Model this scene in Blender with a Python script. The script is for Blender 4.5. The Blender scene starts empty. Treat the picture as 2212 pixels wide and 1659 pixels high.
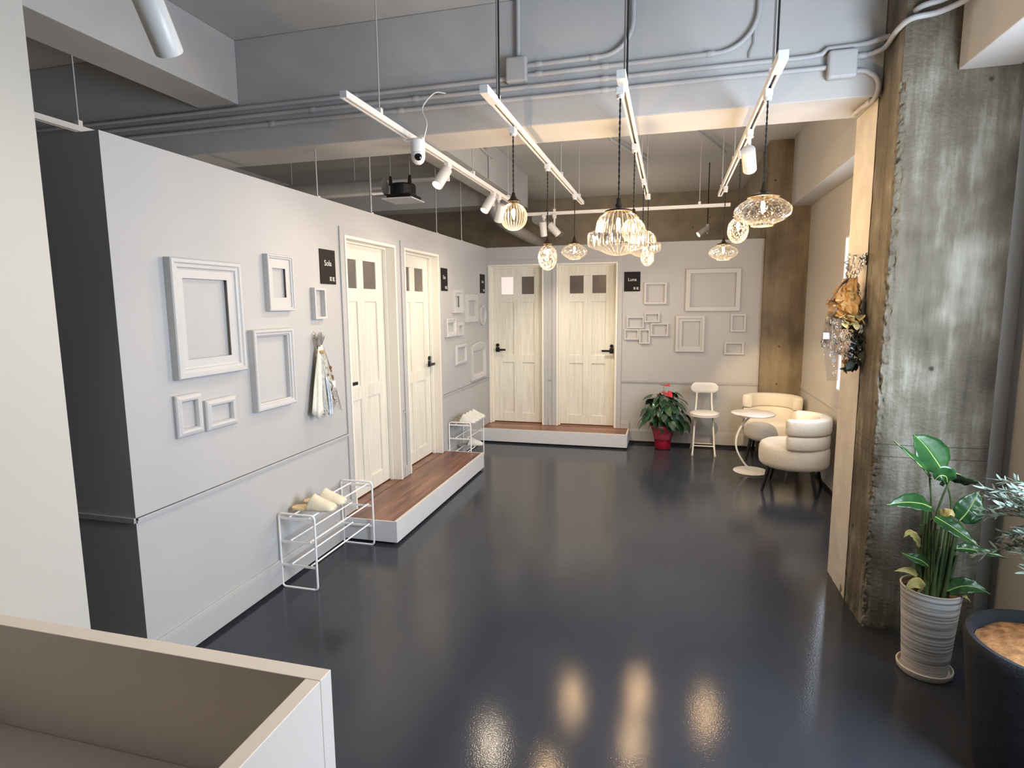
import bpy, bmesh, math, random
from mathutils import Vector, Matrix, noise
R = math.radians
PI = math.pi
random.seed(7)
SC = bpy.context.scene
COL = SC.collection

# ------------------------------------------------------------------ camera, world, light, exposure
def make_camera():
    f, yaw, pit, rol = 1273.05, -0.26116, 0.13245, -0.00840
    cy, sy, cp, sp, cr, sr = math.cos(yaw), math.sin(yaw), math.cos(pit), math.sin(pit), math.cos(rol), math.sin(rol)
    Ry = Matrix(((cy, 0, -sy), (0, 1, 0), (sy, 0, cy)))
    Rx = Matrix(((1, 0, 0), (0, cp, -sp), (0, sp, cp)))
    Rz = Matrix(((cr, -sr, 0), (sr, cr, 0), (0, 0, 1)))
    B = Matrix(((1, 0, 0), (0, 0, -1), (0, 1, 0)))
    M = Rz @ Rx @ Ry @ B                      # world -> (right, down, forward)
    rt, dn, fw = Vector(M[0]), Vector(M[1]), Vector(M[2])
    W = Matrix((rt, -dn, -fw)).transposed().to_4x4()
    W.translation = (0, 0, 1.65)
    cam = bpy.data.cameras.new('camera')
    cam.sensor_fit = 'HORIZONTAL'; cam.sensor_width = 36.0
    cam.lens = f / 2212 * 36.0
    cam.clip_start = 0.02; cam.clip_end = 60
    o = bpy.data.objects.new('camera', cam); COL.objects.link(o)
    o.matrix_world = W
    SC.camera = o
make_camera()
w = bpy.data.worlds.new('sky'); SC.world = w; w.use_nodes = True
w.node_tree.nodes['Background'].inputs[0].default_value = (0.60, 0.78, 1.0, 1)
w.node_tree.nodes['Background'].inputs[1].default_value = 1.2
SC.view_settings.view_transform = 'Standard'
SC.view_settings.look = 'None'
SC.view_settings.exposure = 0.2
SC.view_settings.gamma = 1.0
SC.view_settings.use_curve_mapping = False
SC.cycles.use_denoising = True
SC.cycles.max_bounces = 10
SC.cycles.diffuse_bounces = 5
SC.cycles.transparent_max_bounces = 16
SC.cycles.transmission_bounces = 8
SC.cycles.sample_clamp_indirect = 6.0
SC.cycles.caustics_refractive = False
SC.cycles.caustics_reflective = False

def area_light(name, loc, target, sx, sy, color, power, spread=180):
    l = bpy.data.lights.new(name, 'AREA'); l.shape = 'RECTANGLE'; l.size = sx; l.size_y = sy
    l.color = color; l.energy = power; l.spread = R(spread)
    o = bpy.data.objects.new(name, l); COL.objects.link(o)
    o.location = loc
    o.rotation_euler = (Vector(target) - Vector(loc)).to_track_quat('-Z', 'Y').to_euler()
    return o
def room_lamp(name, loc, power):
    l = bpy.data.lights.new(name, 'POINT'); l.energy = power; l.color = (1.0, .84, .66); l.shadow_soft_size = .4
    o = bpy.data.objects.new(name, l); COL.objects.link(o); o.location = loc
# ceiling-less treatment rooms behind the partitions are lit inside
room_lamp('treatment_room_lamp', (-3.6, 3.2, 1.7), 7)
room_lamp('treatment_room_lamp', (-3.4, 5.6, 1.7), 12)
room_lamp('treatment_room_lamp', (-.7, 8.6, 1.95), 34)
DAY = (0.74, 0.86, 1.0)
# daylight through the big street window on the right beside the photographer and through the far side window
area_light('daylight_street_window', (1.56, 1.72, 1.62), (.06, 2.62, 1.22), .95, 1.45, DAY, 112)
area_light('daylight_side_window', (1.400, 4.85, 1.55), (0, 4.85, 1.55), 1.3, 1.2, DAY, 32)

# ------------------------------------------------------------------ materials
def mat(name, col=(0.8, 0.8, 0.8), rough=0.5, metal=0.0, spec=0.5, var=0.0, vscale=3.0, bump=0.0, bscale=60.0,
        coat=0.0, coat_rough=0.1, emit=None, estr=0.0, stretch=None, sheen=0.0, trans=0.0, ior=1.45, sub=0.0):
    m = bpy.data.materials.new(name); m.use_nodes = True
    nt = m.node_tree; b = nt.nodes['Principled BSDF']
    b.inputs['Base Color'].default_value = (*col, 1); b.inputs['Roughness'].default_value = rough
    b.inputs['Metallic'].default_value = metal; b.inputs['Specular IOR Level'].default_value = spec
    b.inputs['Coat Weight'].default_value = coat; b.inputs['Coat Roughness'].default_value = coat_rough
    b.inputs['Sheen Weight'].default_value = sheen
    b.inputs['Transmission Weight'].default_value = trans; b.inputs['IOR'].default_value = ior
    if sub: b.inputs['Subsurface Weight'].default_value = sub; b.inputs['Subsurface Radius'].default_value = (0.02, 0.02, 0.02)
    if emit:
        b.inputs['Emission Color'].default_value = (*emit, 1); b.inputs['Emission Strength'].default_value = estr
    if var or bump:
        tc = nt.nodes.new('ShaderNodeTexCoord'); mp = nt.nodes.new('ShaderNodeMapping')
        nt.links.new(tc.outputs['Object'], mp.inputs[0])
        if stretch: mp.inputs['Scale'].default_value = stretch
    if var:
        n = nt.nodes.new('ShaderNodeTexNoise'); n.inputs['Scale'].default_value = vscale; n.inputs['Detail'].default_value = 6
        nt.links.new(mp.outputs[0], n.inputs[0])
        r = nt.nodes.new('ShaderNodeValToRGB')
        r.color_ramp.elements[0].position = 0.3; r.color_ramp.elements[1].position = 0.7
        r.color_ramp.elements[0].color = (*[c * (1 - var) for c in col], 1)
        r.color_ramp.elements[1].color = (*[min(1, c * (1 + var)) for c in col], 1)
        nt.links.new(n.outputs[0], r.inputs[0]); nt.links.new(r.outputs[0], b.inputs['Base Color'])
    if bump:
        n2 = nt.nodes.new('ShaderNodeTexNoise'); n2.inputs['Scale'].default_value = bscale; n2.inputs['Detail'].default_value = 4
        nt.links.new(mp.outputs[0], n2.inputs[0])
        bp = nt.nodes.new('ShaderNodeBump'); bp.inputs['Strength'].default_value = bump; bp.inputs['Distance'].default_value = 0.005
        nt.links.new(n2.outputs[0], bp.inputs['Height']); nt.links.new(bp.outputs[0], b.inputs['Normal'])
    return m

WALL = mat('wall_paint', (0.44, 0.437, 0.436), 0.6, var=0.03, vscale=2, bump=0.05, bscale=180)
WHITEWALL = mat('white_wall_paint', (0.43, 0.41, 0.37), 0.6, var=0.02, vscale=2, bump=0.12, bscale=120)
FRAMEPAINT = mat('frame_paint', (0.50, 0.497, 0.495), 0.45, var=0.03, vscale=6)
BEIGEWALL = mat('side_wall_paint', (0.50, 0.48, 0.45), 0.7, var=0.04, vscale=2, bump=0.08, bscale=90)
PLASTER = mat('old_white_plaster', (0.60, 0.565, 0.51), 0.7, var=0.1, vscale=7, bump=0.35, bscale=40)
CEIL = mat('grey_ceiling_paint', (0.46, 0.455, 0.45), 0.75, var=0.04, vscale=1.6, bump=0.12, bscale=60)
BEAM = mat('grey_beam_paint', (0.45, 0.445, 0.44), 0.7, var=0.06, vscale=2.0, bump=0.15, bscale=45)
CONDUIT = mat('painted_conduit', (0.42, 0.42, 0.43), 0.5)
DUCT = mat('duct_metal', (0.40, 0.39, 0.37), 0.5, metal=0.3, var=0.08, vscale=5)
GALV = mat('galvanised_steel', (0.5, 0.5, 0.5), 0.35, metal=0.7)
TRACKWHITE = mat('track_white', (0.64, 0.63, 0.61), 0.4)
BLACK = mat('black_slot', (0.012, 0.012, 0.013), 0.5)
LAMPWHITE = mat('lamp_white_enamel', (0.62, 0.61, 0.595), 0.35)
CAMWHITE = mat('camera_plastic', (0.75, 0.74, 0.75), 0.35)
CAMBLACK = mat('camera_lens_black', (0.005, 0.005, 0.006), 0.08)
RODGREY = mat('rod_grey', (0.45, 0.45, 0.45), 0.4, metal=0.4)
CORD = mat('black_twisted_cord', (0.012, 0.011, 0.010), 0.7)
BRONZE = mat('dark_bronze', (0.045, 0.030, 0.020), 0.4, metal=0.6)
DOORMAT_ = None
CASING = mat('cream_casing', (0.76, 0.73, 0.65), 0.4)
HANDLE = mat('black_handle', (0.015, 0.014, 0.014), 0.35, metal=0.4)
SIGN = mat('sign_black', (0.016, 0.013, 0.013), 0.6, spec=.15)
SIGNTEXT = mat('sign_lettering', (0.75, 0.73, 0.72), 0.5)
WIREWHITE = mat('white_wire', (0.85, 0.85, 0.85), 0.35)
SLIPPER = mat('cream_suede', (0.72, 0.65, 0.49), 0.85, var=0.08, vscale=25, sheen=0.3)
SLIPPERSOLE = mat('slipper_insole', (0.70, 0.55, 0.34), 0.8)
SLIPPERGREY = mat('grey_suede', (0.62, 0.63, 0.58), 0.85, var=0.08, vscale=25, sheen=0.3)
SOLEGREY = mat('grey_insole', (0.38, 0.37, 0.34), 0.8)
BOUCLE = mat('cream_boucle', (0.74, 0.69, 0.60), 0.95, var=0.05, vscale=60, bump=0.6, bscale=150, sheen=0.3)
LEGBLACK = mat('black_leg', (0.008, 0.008, 0.010), 0.3)
CHAIRWHITE = mat('white_vinyl', (0.80, 0.78, 0.74), 0.4)
CHAIRMETAL = mat('white_tube', (0.80, 0.79, 0.77), 0.35)
POTRED = mat('red_wrap', (0.42, 0.014, 0.045), 0.4, var=0.25, vscale=18, bump=0.3, bscale=25)
POTRED2 = mat('red_tissue', (0.38, 0.05, 0.09), 0.55, var=0.25, vscale=18, bump=0.3, bscale=30)
SOIL = mat('soil', (0.05, 0.03, 0.02), 0.9, var=0.4, vscale=40, bump=0.8, bscale=60)
FLOWERRED = mat('anthurium_red', (0.55, 0.03, 0.05), 0.25, coat=0.3)
FLOWERPINK = mat('anthurium_pink', (0.70, 0.22, 0.27), 0.4)
SPADIX = mat('spadix', (0.55, 0.25, 0.10), 0.6)
WILTED = mat('wilted_flower', (0.12, 0.03, 0.02), 0.6)
STEM = mat('green_stem', (0.10, 0.17, 0.05), 0.5)
DRYLEAF = mat('dry_leaf', (0.34, 0.26, 0.09), 0.6, var=0.3, vscale=20)
BARK = mat('olive_bark', (0.15, 0.12, 0.09), 0.9, var=0.2, vscale=30, bump=0.5, bscale=60)
COIR = mat('coir_mulch', (0.30, 0.15, 0.06), 0.95, var=0.45, vscale=30, bump=1.0, bscale=70)
POTSTONE = mat('dark_stone_pot', (0.016, 0.019, 0.024), 0.75, var=0.25, vscale=25, bump=0.5, bscale=120)
POTCREAM = mat('cream_saucer', (0.66, 0.60, 0.52), 0.55)
BLACKPLASTIC = mat('black_fan_plastic', (0.010, 0.010, 0.011), 0.45)
KRAFT = mat('kraft_paper', (0.42, 0.24, 0.08), 0.7, var=0.15, vscale=14, bump=0.4, bscale=30)
PALEPAPER = mat('cream_wrapping_paper', (0.66, 0.645, 0.57), 0.6, var=0.1, vscale=12, bump=0.3, bscale=30)
RIBBONBLUE = mat('pale_blue_ribbon', (0.66, 0.76, 0.83), 0.35)
RIBBONDARK = mat('dark_ribbon', (0.03, 0.02, 0.016), 0.4)
TWINE = mat('brown_twine', (0.38, 0.24, 0.11), 0.7)
PAMPAS = mat('pale_dried_grass', (0.62, 0.45, 0.30), 0.9)
DRIEDBROWN = mat('dried_brown_flower', (0.20, 0.11, 0.05), 0.85, var=0.4, vscale=30)
EUCA = mat('dried_dark_leaf', (0.035, 0.045, 0.035), 0.6)
CREAMPETAL = mat('cream_petal', (0.66, 0.55, 0.26), 0.6)
PRINT = mat('printed_motif', (0.22, 0.20, 0.21), 0.6)
LABELW = mat('white_label', (0.75, 0.73, 0.72), 0.5)
SKIRTBLACK = mat('black_plinth', (0.010, 0.010, 0.011), 0.6)
DECKEDGE = mat('pale_deck_edge', (0.66, 0.60, 0.52), 0.4)
COUNTER = mat('counter_laminate', (0.60, 0.545, 0.50), 0.5, var=0.02, vscale=4)
STEPWHITE = mat('step_white', (0.60, 0.60, 0.61), 0.5, var=0.02)
FROSTDARK = mat('dark_frosted_pane', (0.13, 0.11, 0.10), 0.25, var=0.12, vscale=6)
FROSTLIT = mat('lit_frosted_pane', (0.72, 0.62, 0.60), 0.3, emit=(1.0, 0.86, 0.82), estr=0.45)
WINGLOW = mat('bright_window_pane', (0.9, 0.95, 1.0), 0.2, emit=(0.62, 0.78, 1.0), estr=0.95)
WINFRAME = mat('window_frame_white', (0.75, 0.75, 0.75), 0.4)

def emis(name, col, s):
    m = bpy.data.materials.new(name); m.use_nodes = True; nt = m.node_tree
    nt.nodes.clear(); o = nt.nodes.new('ShaderNodeOutputMaterial'); e = nt.nodes.new('ShaderNodeEmission')
    e.inputs[0].default_value = (*col, 1); e.inputs[1].default_value = s
    nt.links.new(e.outputs[0], o.inputs[0])
    m.cycles.emission_sampling = 'NONE'
    return m
FILAMENT = emis('glowing_filament', (1.0, 0.66, 0.30), 40)
LENSGLOW = emis('spot_lens_glow', (1.0, 0.84, 0.50), 9)

def glass(name, ribs=0, scale=40.0):
    """clear blown glass with a cut or rippled surface: mostly straight-through, shiny, caustic lines and bright rim imitated by added translucency"""
    m = bpy.data.materials.new(name); m.use_nodes = True; nt = m.node_tree; nt.nodes.clear()
    N = nt.nodes.new; L = nt.links.new
    o = N('ShaderNodeOutputMaterial'); tr = N('ShaderNodeBsdfTransparent'); gl = N('ShaderNodeBsdfGlossy'); tl = N('ShaderNodeBsdfTranslucent')
    tr.inputs[0].default_value = (.985, .98, .96, 1); gl.inputs['Roughness'].default_value = 0.05; tl.inputs[0].default_value = (.95, .93, .88, 1)
    tc = N('ShaderNodeTexCoord'); bp = N('ShaderNodeBump'); bp.inputs['Strength'].default_value = 0.9; bp.inputs['Distance'].default_value = 0.012
    if ribs:
        g = N('ShaderNodeTexGradient'); g.gradient_type = 'RADIAL'; L(tc.outputs['Object'], g.inputs[0])
        mu = N('ShaderNodeMath'); mu.operation = 'MULTIPLY'; mu.inputs[1].default_value = ribs * 2 * PI; L(g.outputs['Fac'], mu.inputs[0])
        sn = N('ShaderNodeMath'); sn.operation = 'SINE'; L(mu.outputs[0], sn.inputs[0]); pat = sn.outputs[0]; lo, hi = .72, .98
        bp.inputs['Strength'].default_value = 0.5
    else:
        v = N('ShaderNodeTexVoronoi'); v.inputs['Scale'].default_value = scale; v.feature = 'DISTANCE_TO_EDGE'
        nz = N('ShaderNodeTexNoise'); nz.inputs['Scale'].default_value = 22; L(tc.outputs['Object'], nz.inputs[0])
        ad = N('ShaderNodeVectorMath'); ad.operation = 'MULTIPLY_ADD'; ad.inputs[1].default_value = (.02, .02, .02); L(nz.outputs['Color'], ad.inputs[0]); L(tc.outputs['Object'], ad.inputs[2]); L(ad.outputs[0], v.inputs[0])
        pat = v.outputs['Distance']; lo, hi = .045, .0
    L(pat, bp.inputs['Height']); L(bp.outputs[0], gl.inputs['Normal'])
    mr = N('ShaderNodeMapRange'); mr.inputs[1].default_value = lo; mr.inputs[2].default_value = hi; mr.inputs[3].default_value = .001; mr.inputs[4].default_value = .06  # translucent lines along the pattern stand in for caustics
    L(pat, mr.inputs[0])
    lw = N('ShaderNodeLayerWeight'); lw.inputs[0].default_value = .12
    rim = N('ShaderNodeMath'); rim.operation = 'MULTIPLY'; rim.inputs[1].default_value = .06; L(lw.outputs['Facing'], rim.inputs[0])  # extra translucency at the rim imitates light gathered in the glass edge
    sm = N('ShaderNodeMath'); sm.operation = 'ADD'; L(mr.outputs[0], sm.inputs[0]); L(rim.outputs[0], sm.inputs[1])
    fr = N('ShaderNodeFresnel'); fr.inputs['IOR'].default_value = 1.45; L(bp.outputs[0], fr.inputs['Normal'])
    fm = N('ShaderNodeMath'); fm.operation = 'MINIMUM'; fm.inputs[1].default_value = .45; L(fr.outputs[0], fm.inputs[0])
    m0 = N('ShaderNodeMixShader'); L(sm.outputs[0], m0.inputs[0]); L(tr.outputs[0], m0.inputs[1]); L(tl.outputs[0], m0.inputs[2])
    mx = N('ShaderNodeMixShader'); L(fm.outputs[0], mx.inputs[0]); L(m0.outputs[0], mx.inputs[1]); L(gl.outputs[0], mx.inputs[2])
    L(mx.outputs[0], o.inputs[0])
    return m
GLASSRIB = glass('ribbed_clear_glass', ribs=28)
GLASSWAVE = glass('rippled_clear_glass')

def film(name, tint=(0.97, 0.97, 0.97), op=0.0):
    """crinkled cellophane"""
    m = bpy.data.materials.new(name); m.use_nodes = True; nt = m.node_tree; nt.nodes.clear()
    N = nt.nodes.new; L = nt.links.new
    o = N('ShaderNodeOutputMaterial'); tr = N('ShaderNodeBsdfTransparent'); gl = N('ShaderNodeBsdfGlossy'); df = N('ShaderNodeBsdfTranslucent')
    tr.inputs[0].default_value = (*tint, 1); gl.inputs['Roughness'].default_value = 0.08
    df.inputs[0].default_value = (0.62, 0.60, 0.60, 1)
    tc = N('ShaderNodeTexCoord'); n = N('ShaderNodeTexNoise'); n.inputs['Scale'].default_value = 28; L(tc.outputs['Object'], n.inputs[0])
    bp = N('ShaderNodeBump'); bp.inputs['Strength'].default_value = 1.0; bp.inputs['Distance'].default_value = 0.02
    L(n.outputs[0], bp.inputs['Height']); L(bp.outputs[0], gl.inputs['Normal'])
    fr = N('ShaderNodeFresnel'); fr.inputs['IOR'].default_value = 1.45; L(bp.outputs[0], fr.inputs['Normal'])
    m0 = N('ShaderNodeMixShader'); m0.inputs[0].default_value = op; L(tr.outputs[0], m0.inputs[1]); L(df.outputs[0], m0.inputs[2])
    mx = N('ShaderNodeMixShader'); L(fr.outputs[0], mx.inputs[0]); L(m0.outputs[0], mx.inputs[1]); L(gl.outputs[0], mx.inputs[2])
    L(mx.outputs[0], o.inputs[0])
    return m
FILM = film('clear_cellophane')
FILMSOFT = film('milky_film', op=0.55)

def floor_mat():
    m = bpy.data.materials.new('dark_resin_floor'); m.use_nodes = True; nt = m.node_tree; b = nt.nodes['Principled BSDF']
    N = nt.nodes.new; L = nt.links.new
    tc = N('ShaderNodeTexCoord')
    n = N('ShaderNodeTexNoise'); n.inputs['Scale'].default_value = 1.1; n.inputs['Detail'].default_value = 5; L(tc.outputs['Object'], n.inputs[0])
    r = N('ShaderNodeValToRGB'); r.color_ramp.elements[0].position = .3; r.color_ramp.elements[1].position = .72
    r.color_ramp.elements[0].color = (0.030, 0.035, 0.046, 1); r.color_ramp.elements[1].color = (0.042, 0.047, 0.058, 1)
    L(n.outputs[0], r.inputs[0]); L(r.outputs[0], b.inputs['Base Color'])
    n2 = N('ShaderNodeTexNoise'); n2.inputs['Scale'].default_value = 1.2; n2.inputs['Detail'].default_value = 1.5; L(tc.outputs['Object'], n2.inputs[0])
    mr = N('ShaderNodeMapRange'); mr.inputs[1].default_value = .1; mr.inputs[2].default_value = .9; mr.inputs[3].default_value = .09; mr.inputs[4].default_value = .15
    L(n2.outputs[0], mr.inputs[0]); L(mr.outputs[0], b.inputs['Roughness'])
    v = N('ShaderNodeTexNoise'); v.inputs['Scale'].default_value = 150; v.inputs['Detail'].default_value = 2; L(tc.outputs['Object'], v.inputs[0])
    bp = N('ShaderNodeBump'); bp.inputs['Strength'].default_value = 0.08; bp.inputs['Distance'].default_value = 0.004; L(v.outputs[0], bp.inputs['Height'])
    w2 = N('ShaderNodeTexNoise'); w2.inputs['Scale'].default_value = 2.0; L(tc.outputs['Object'], w2.inputs[0])
    bp2 = N('ShaderNodeBump'); bp2.inputs['Strength'].default_value = 0.025; bp2.inputs['Distance'].default_value = 0.02
    L(w2.outputs[0], bp2.inputs['Height']); L(bp.outputs[0], bp2.inputs['Normal']); L(bp2.outputs[0], b.inputs['Normal'])
    b.inputs['Specular IOR Level'].default_value = 0.34
    return m
FLOOR = floor_mat()

def concrete_mat(name, dark, mid, light, streak=(7, 7, 0.7), bump=0.5, joints=()):
    m = bpy.data.materials.new(name); m.use_nodes = True; nt = m.node_tree; b = nt.nodes['Principled BSDF']
    N = nt.nodes.new; L = nt.links.new
    tc = N('ShaderNodeTexCoord'); mp = N('ShaderNodeMapping'); mp.inputs['Scale'].default_value = streak; L(tc.outputs['Object'], mp.inputs[0])
    n = N('ShaderNodeTexNoise'); n.inputs['Scale'].default_value = 1.6; n.inputs['Detail'].default_value = 8; n.inputs['Roughness'].default_value = .65; L(mp.outputs[0], n.inputs[0])
    n1 = N('ShaderNodeTexNoise'); n1.inputs['Scale'].default_value = 3.5; n1.inputs['Detail'].default_value = 9; L(tc.outputs['Object'], n1.inputs[0])
    ad = N('ShaderNodeMath'); ad.operation = 'ADD'; L(n.outputs[0], ad.inputs[0]); L(n1.outputs[0], ad.inputs[1])
    hv = N('ShaderNodeMath'); hv.operation = 'MULTIPLY'; hv.inputs[1].default_value = .5; L(ad.outputs[0], hv.inputs[0])
    r = N('ShaderNodeValToRGB'); e = r.color_ramp.elements
    e[0].position = .36; e[0].color = (*dark, 1); e[1].position = .64; e[1].color = (*light, 1)
    k = e.new(.5); k.color = (*mid, 1)
    L(hv.outputs[0], r.inputs[0])
    # form-tie holes and blow-holes
    v = N('ShaderNodeTexVoronoi'); v.inputs['Scale'].default_value = 5.0; v.inputs['Randomness'].default_value = 1.0; L(tc.outputs['Object'], v.inputs[0])
    lt = N('ShaderNodeMapRange'); lt.inputs[1].default_value = .03; lt.inputs[2].default_value = .08; L(v.outputs['Distance'], lt.inputs[0])
    mx = N('ShaderNodeMix'); mx.data_type = 'RGBA'; mx.inputs[6].default_value = (*[c * .35 for c in dark], 1)
    L(lt.outputs[0], mx.inputs[0]); L(r.outputs[0], mx.inputs[7]); col = mx.outputs[2]
    if joints:                                  # formwork joints
        sx = N('ShaderNodeSeparateXYZ'); L(tc.outputs['Object'], sx.inputs[0])
        wob = N('ShaderNodeMath'); wob.operation = 'MULTIPLY_ADD'; wob.inputs[1].default_value = .012; L(n1.outputs[0], wob.inputs[0]); L(sx.outputs[2], wob.inputs[2])
        for zj in joints:
            cp = N('ShaderNodeMath'); cp.operation = 'COMPARE'; cp.inputs[1].default_value = zj; cp.inputs[2].default_value = .0014; L(wob.outputs[0], cp.inputs[0])
            m2 = N('ShaderNodeMix'); m2.data_type = 'RGBA'; m2.inputs[7].default_value = (*[c * .4 for c in dark], 1); L(cp.outputs[0], m2.inputs[0]); L(col, m2.inputs[6]); col = m2.outputs[2]
    L(col, b.inputs['Base Color'])
    n3 = N('ShaderNodeTexNoise'); n3.inputs['Scale'].default_value = 55; n3.inputs['Detail'].default_value = 8; L(tc.outputs['Object'], n3.inputs[0])
    bp = N('ShaderNodeBump'); bp.inputs['Strength'].default_value = bump; bp.inputs['Distance'].default_value = .012
    L(n3.outputs[0], bp.inputs['Height'])
    bp2 = N('ShaderNodeBump'); bp2.inputs['Strength'].default_value = .4; bp2.inputs['Distance'].default_value = .02
    L(hv.outputs[0], bp2.inputs['Height']); L(bp.outputs[0], bp2.inputs['Normal']); L(bp2.outputs[0], b.inputs['Normal'])
    b.inputs['Roughness'].default_value = .75
    return m
CONCRETE = concrete_mat('bare_concrete', (0.055, 0.045, 0.030), (0.125, 0.108, 0.076), (0.30, 0.285, 0.24), bump=.6, joints=(.905, .965))
CONCRETEWARM = concrete_mat('brown_concrete', (0.11, 0.085, 0.055), (0.19, 0.15, 0.10), (0.26, 0.21, 0.14))
CONCRETEDARK = concrete_mat('rear_concrete', (0.22, 0.19, 0.145), (0.27, 0.235, 0.185), (0.33, 0.29, 0.23), streak=(2, 2, 2), bump=.25)

def wood_mat(name, c0, c1, c2, scale=(1, 1, 1), rough=.4, plank=None, axis='Y', coat=0.0):
    m = bpy.data.materials.new(name); m.use_nodes = True; nt = m.node_tree; b = nt.nodes['Principled BSDF']
    N = nt.nodes.new; L = nt.links.new
    tc = N('ShaderNodeTexCoord'); mp = N('ShaderNodeMapping'); mp.inputs['Scale'].default_value = scale; L(tc.outputs['Object'], mp.inputs[0])
    n = N('ShaderNodeTexNoise'); n.inputs['Scale'].default_value = 5; n.inputs['Detail'].default_value = 7; n.inputs['Distortion'].default_value = .5; L(mp.outputs[0], n.inputs[0])
    r = N('ShaderNodeValToRGB'); e = r.color_ramp.elements
    e[0].position = .32; e[0].color = (*c0, 1); e[1].position = .68; e[1].color = (*c2, 1); k = e.new(.5); k.color = (*c1, 1)
    L(n.outputs[0], r.inputs[0]); out = r.outputs[0]
    if plank:
        sx = N('ShaderNodeSeparateXYZ'); L(tc.outputs['Object'], sx.inputs[0])
        dv = N('ShaderNodeMath'); dv.operation = 'DIVIDE'; dv.inputs[1].default_value = plank; L(sx.outputs[0 if axis == 'Y' else 1], dv.inputs[0])
        fl = N('ShaderNodeMath'); fl.operation = 'FLOOR'; L(dv.outputs[0], fl.inputs[0])
        wn = N('ShaderNodeTexWhiteNoise'); wn.noise_dimensions = '1D'; L(fl.outputs[0], wn.inputs['W'])
        mr = N('ShaderNodeMapRange'); mr.inputs[3].default_value = .72; mr.inputs[4].default_value = 1.2; L(wn.outputs['Value'], mr.inputs[0])
        fr = N('ShaderNodeMath'); fr.operation = 'FRACT'; L(dv.outputs[0], fr.inputs[0])
        gp = N('ShaderNodeMapRange'); gp.inputs[1].default_value = 0.0; gp.inputs[2].default_value = .03; gp.inputs[3].default_value = .4; gp.inputs[4].default_value = 1.0; L(fr.outputs[0], gp.inputs[0])
        mu = N('ShaderNodeMath'); mu.operation = 'MULTIPLY'; L(mr.outputs[0], mu.inputs[0]); L(gp.outputs[0], mu.inputs[1])
        vm = N('ShaderNodeVectorMath'); vm.operation = 'SCALE'; L(out, vm.inputs[0]); L(mu.outputs[0], vm.inputs['Scale']); out = vm.outputs[0]
    L(out, b.inputs['Base Color']); b.inputs['Roughness'].default_value = rough; b.inputs['Coat Weight'].default_value = coat
    bp = N('ShaderNodeBump'); bp.inputs['Strength'].default_value = .12; bp.inputs['Distance'].default_value = .003; L(n.outputs[0], bp.inputs['Height']); L(bp.outputs[0], b.inputs['Normal'])
    return m
DECKY = wood_mat('brown_deck_along_wall', (0.10, 0.035, 0.018), (0.17, 0.065, 0.034), (0.24, 0.105, 0.06), (4, .5, 4), .35, .09, 'Y', .2)
DECKX = wood_mat('brown_deck_across', (0.13, 0.045, 0.018), (0.21, 0.08, 0.035), (0.28, 0.12, 0.06), (.5, 4, 4), .35, .09, 'X', .2)
DOORWOOD = wood_mat('cream_ash', (0.64, 0.62, 0.53), (0.70, 0.68, 0.60), (0.755, 0.735, 0.655), (9, 9, .55), .45)
TABLETOP = wood_mat('white_marble_top', (0.50, 0.46, 0.48), (0.72, 0.69, 0.70), (0.78, 0.76, 0.77), (1.2, 3.0, 1), .25)

def ridged_pot():
    m = mat('ridged_white_pot', (0.62, 0.585, 0.545), 0.6)
    nt = m.node_tree; b = nt.nodes['Principled BSDF']; N = nt.nodes.new; L = nt.links.new
    tc = N('ShaderNodeTexCoord'); mp = N('ShaderNodeMapping'); mp.inputs['Scale'].default_value = (.6, .6, 26); L(tc.outputs['Object'], mp.inputs[0])
    n = N('ShaderNodeTexNoise'); n.inputs['Scale'].default_value = 3.2; n.inputs['Detail'].default_value = 4; L(mp.outputs[0], n.inputs[0])
    r = N('ShaderNodeValToRGB'); e = r.color_ramp.elements; e[0].position = .38; e[0].color = (.30, .265, .235, 1); e[1].position = .55; e[1].color = (.66, .63, .59, 1)
    L(n.outputs[0], r.inputs[0]); L(r.outputs[0], b.inputs['Base Color'])
    bp = N('ShaderNodeBump'); bp.inputs['Strength'].default_value = .8; bp.inputs['Distance'].default_value = .006; L(n.outputs[0], bp.inputs['Height']); L(bp.outputs[0], b.inputs['Normal'])
    return m
POTRIDGED = ridged_pot()

def leaf_mat(name, c0, c1, rough=.35, vein=False):
    m = mat(name, c0, rough, var=0.0, coat=.15)
    nt = m.node_tree; b = nt.nodes['Principled BSDF']; N = nt.nodes.new; L = nt.links.new
    tc = N('ShaderNodeTexCoord'); n = N('ShaderNodeTexNoise'); n.inputs['Scale'].default_value = 14; n.inputs['Detail'].default_value = 3; L(tc.outputs['Object'], n.inputs[0])
    r = N('ShaderNodeValToRGB'); e = r.color_ramp.elements; e[0].position = .35; e[0].color = (*c0, 1); e[1].position = .7; e[1].color = (*c1, 1)
    L(n.outputs[0], r.inputs[0]); L(r.outputs[0], b.inputs['Base Color'])
    return m
LEAFANTH = leaf_mat('anthurium_leaf', (0.012, 0.045, 0.022), (0.035, 0.10, 0.045))
LEAFBIG = leaf_mat('strelitzia_leaf', (0.008, 0.040, 0.011), (0.020, 0.078, 0.018), .3)
STALK = leaf_mat('strelitzia_stalk', (0.030, 0.055, 0.018), (0.07, 0.10, 0.03), .5)
MIDRIB = mat('pale_midrib', (0.30, 0.42, 0.12), .4)
OLIVELEAF = leaf_mat('olive_leaf', (0.07, 0.105, 0.075), (0.26, 0.33, 0.29), .4)

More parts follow.
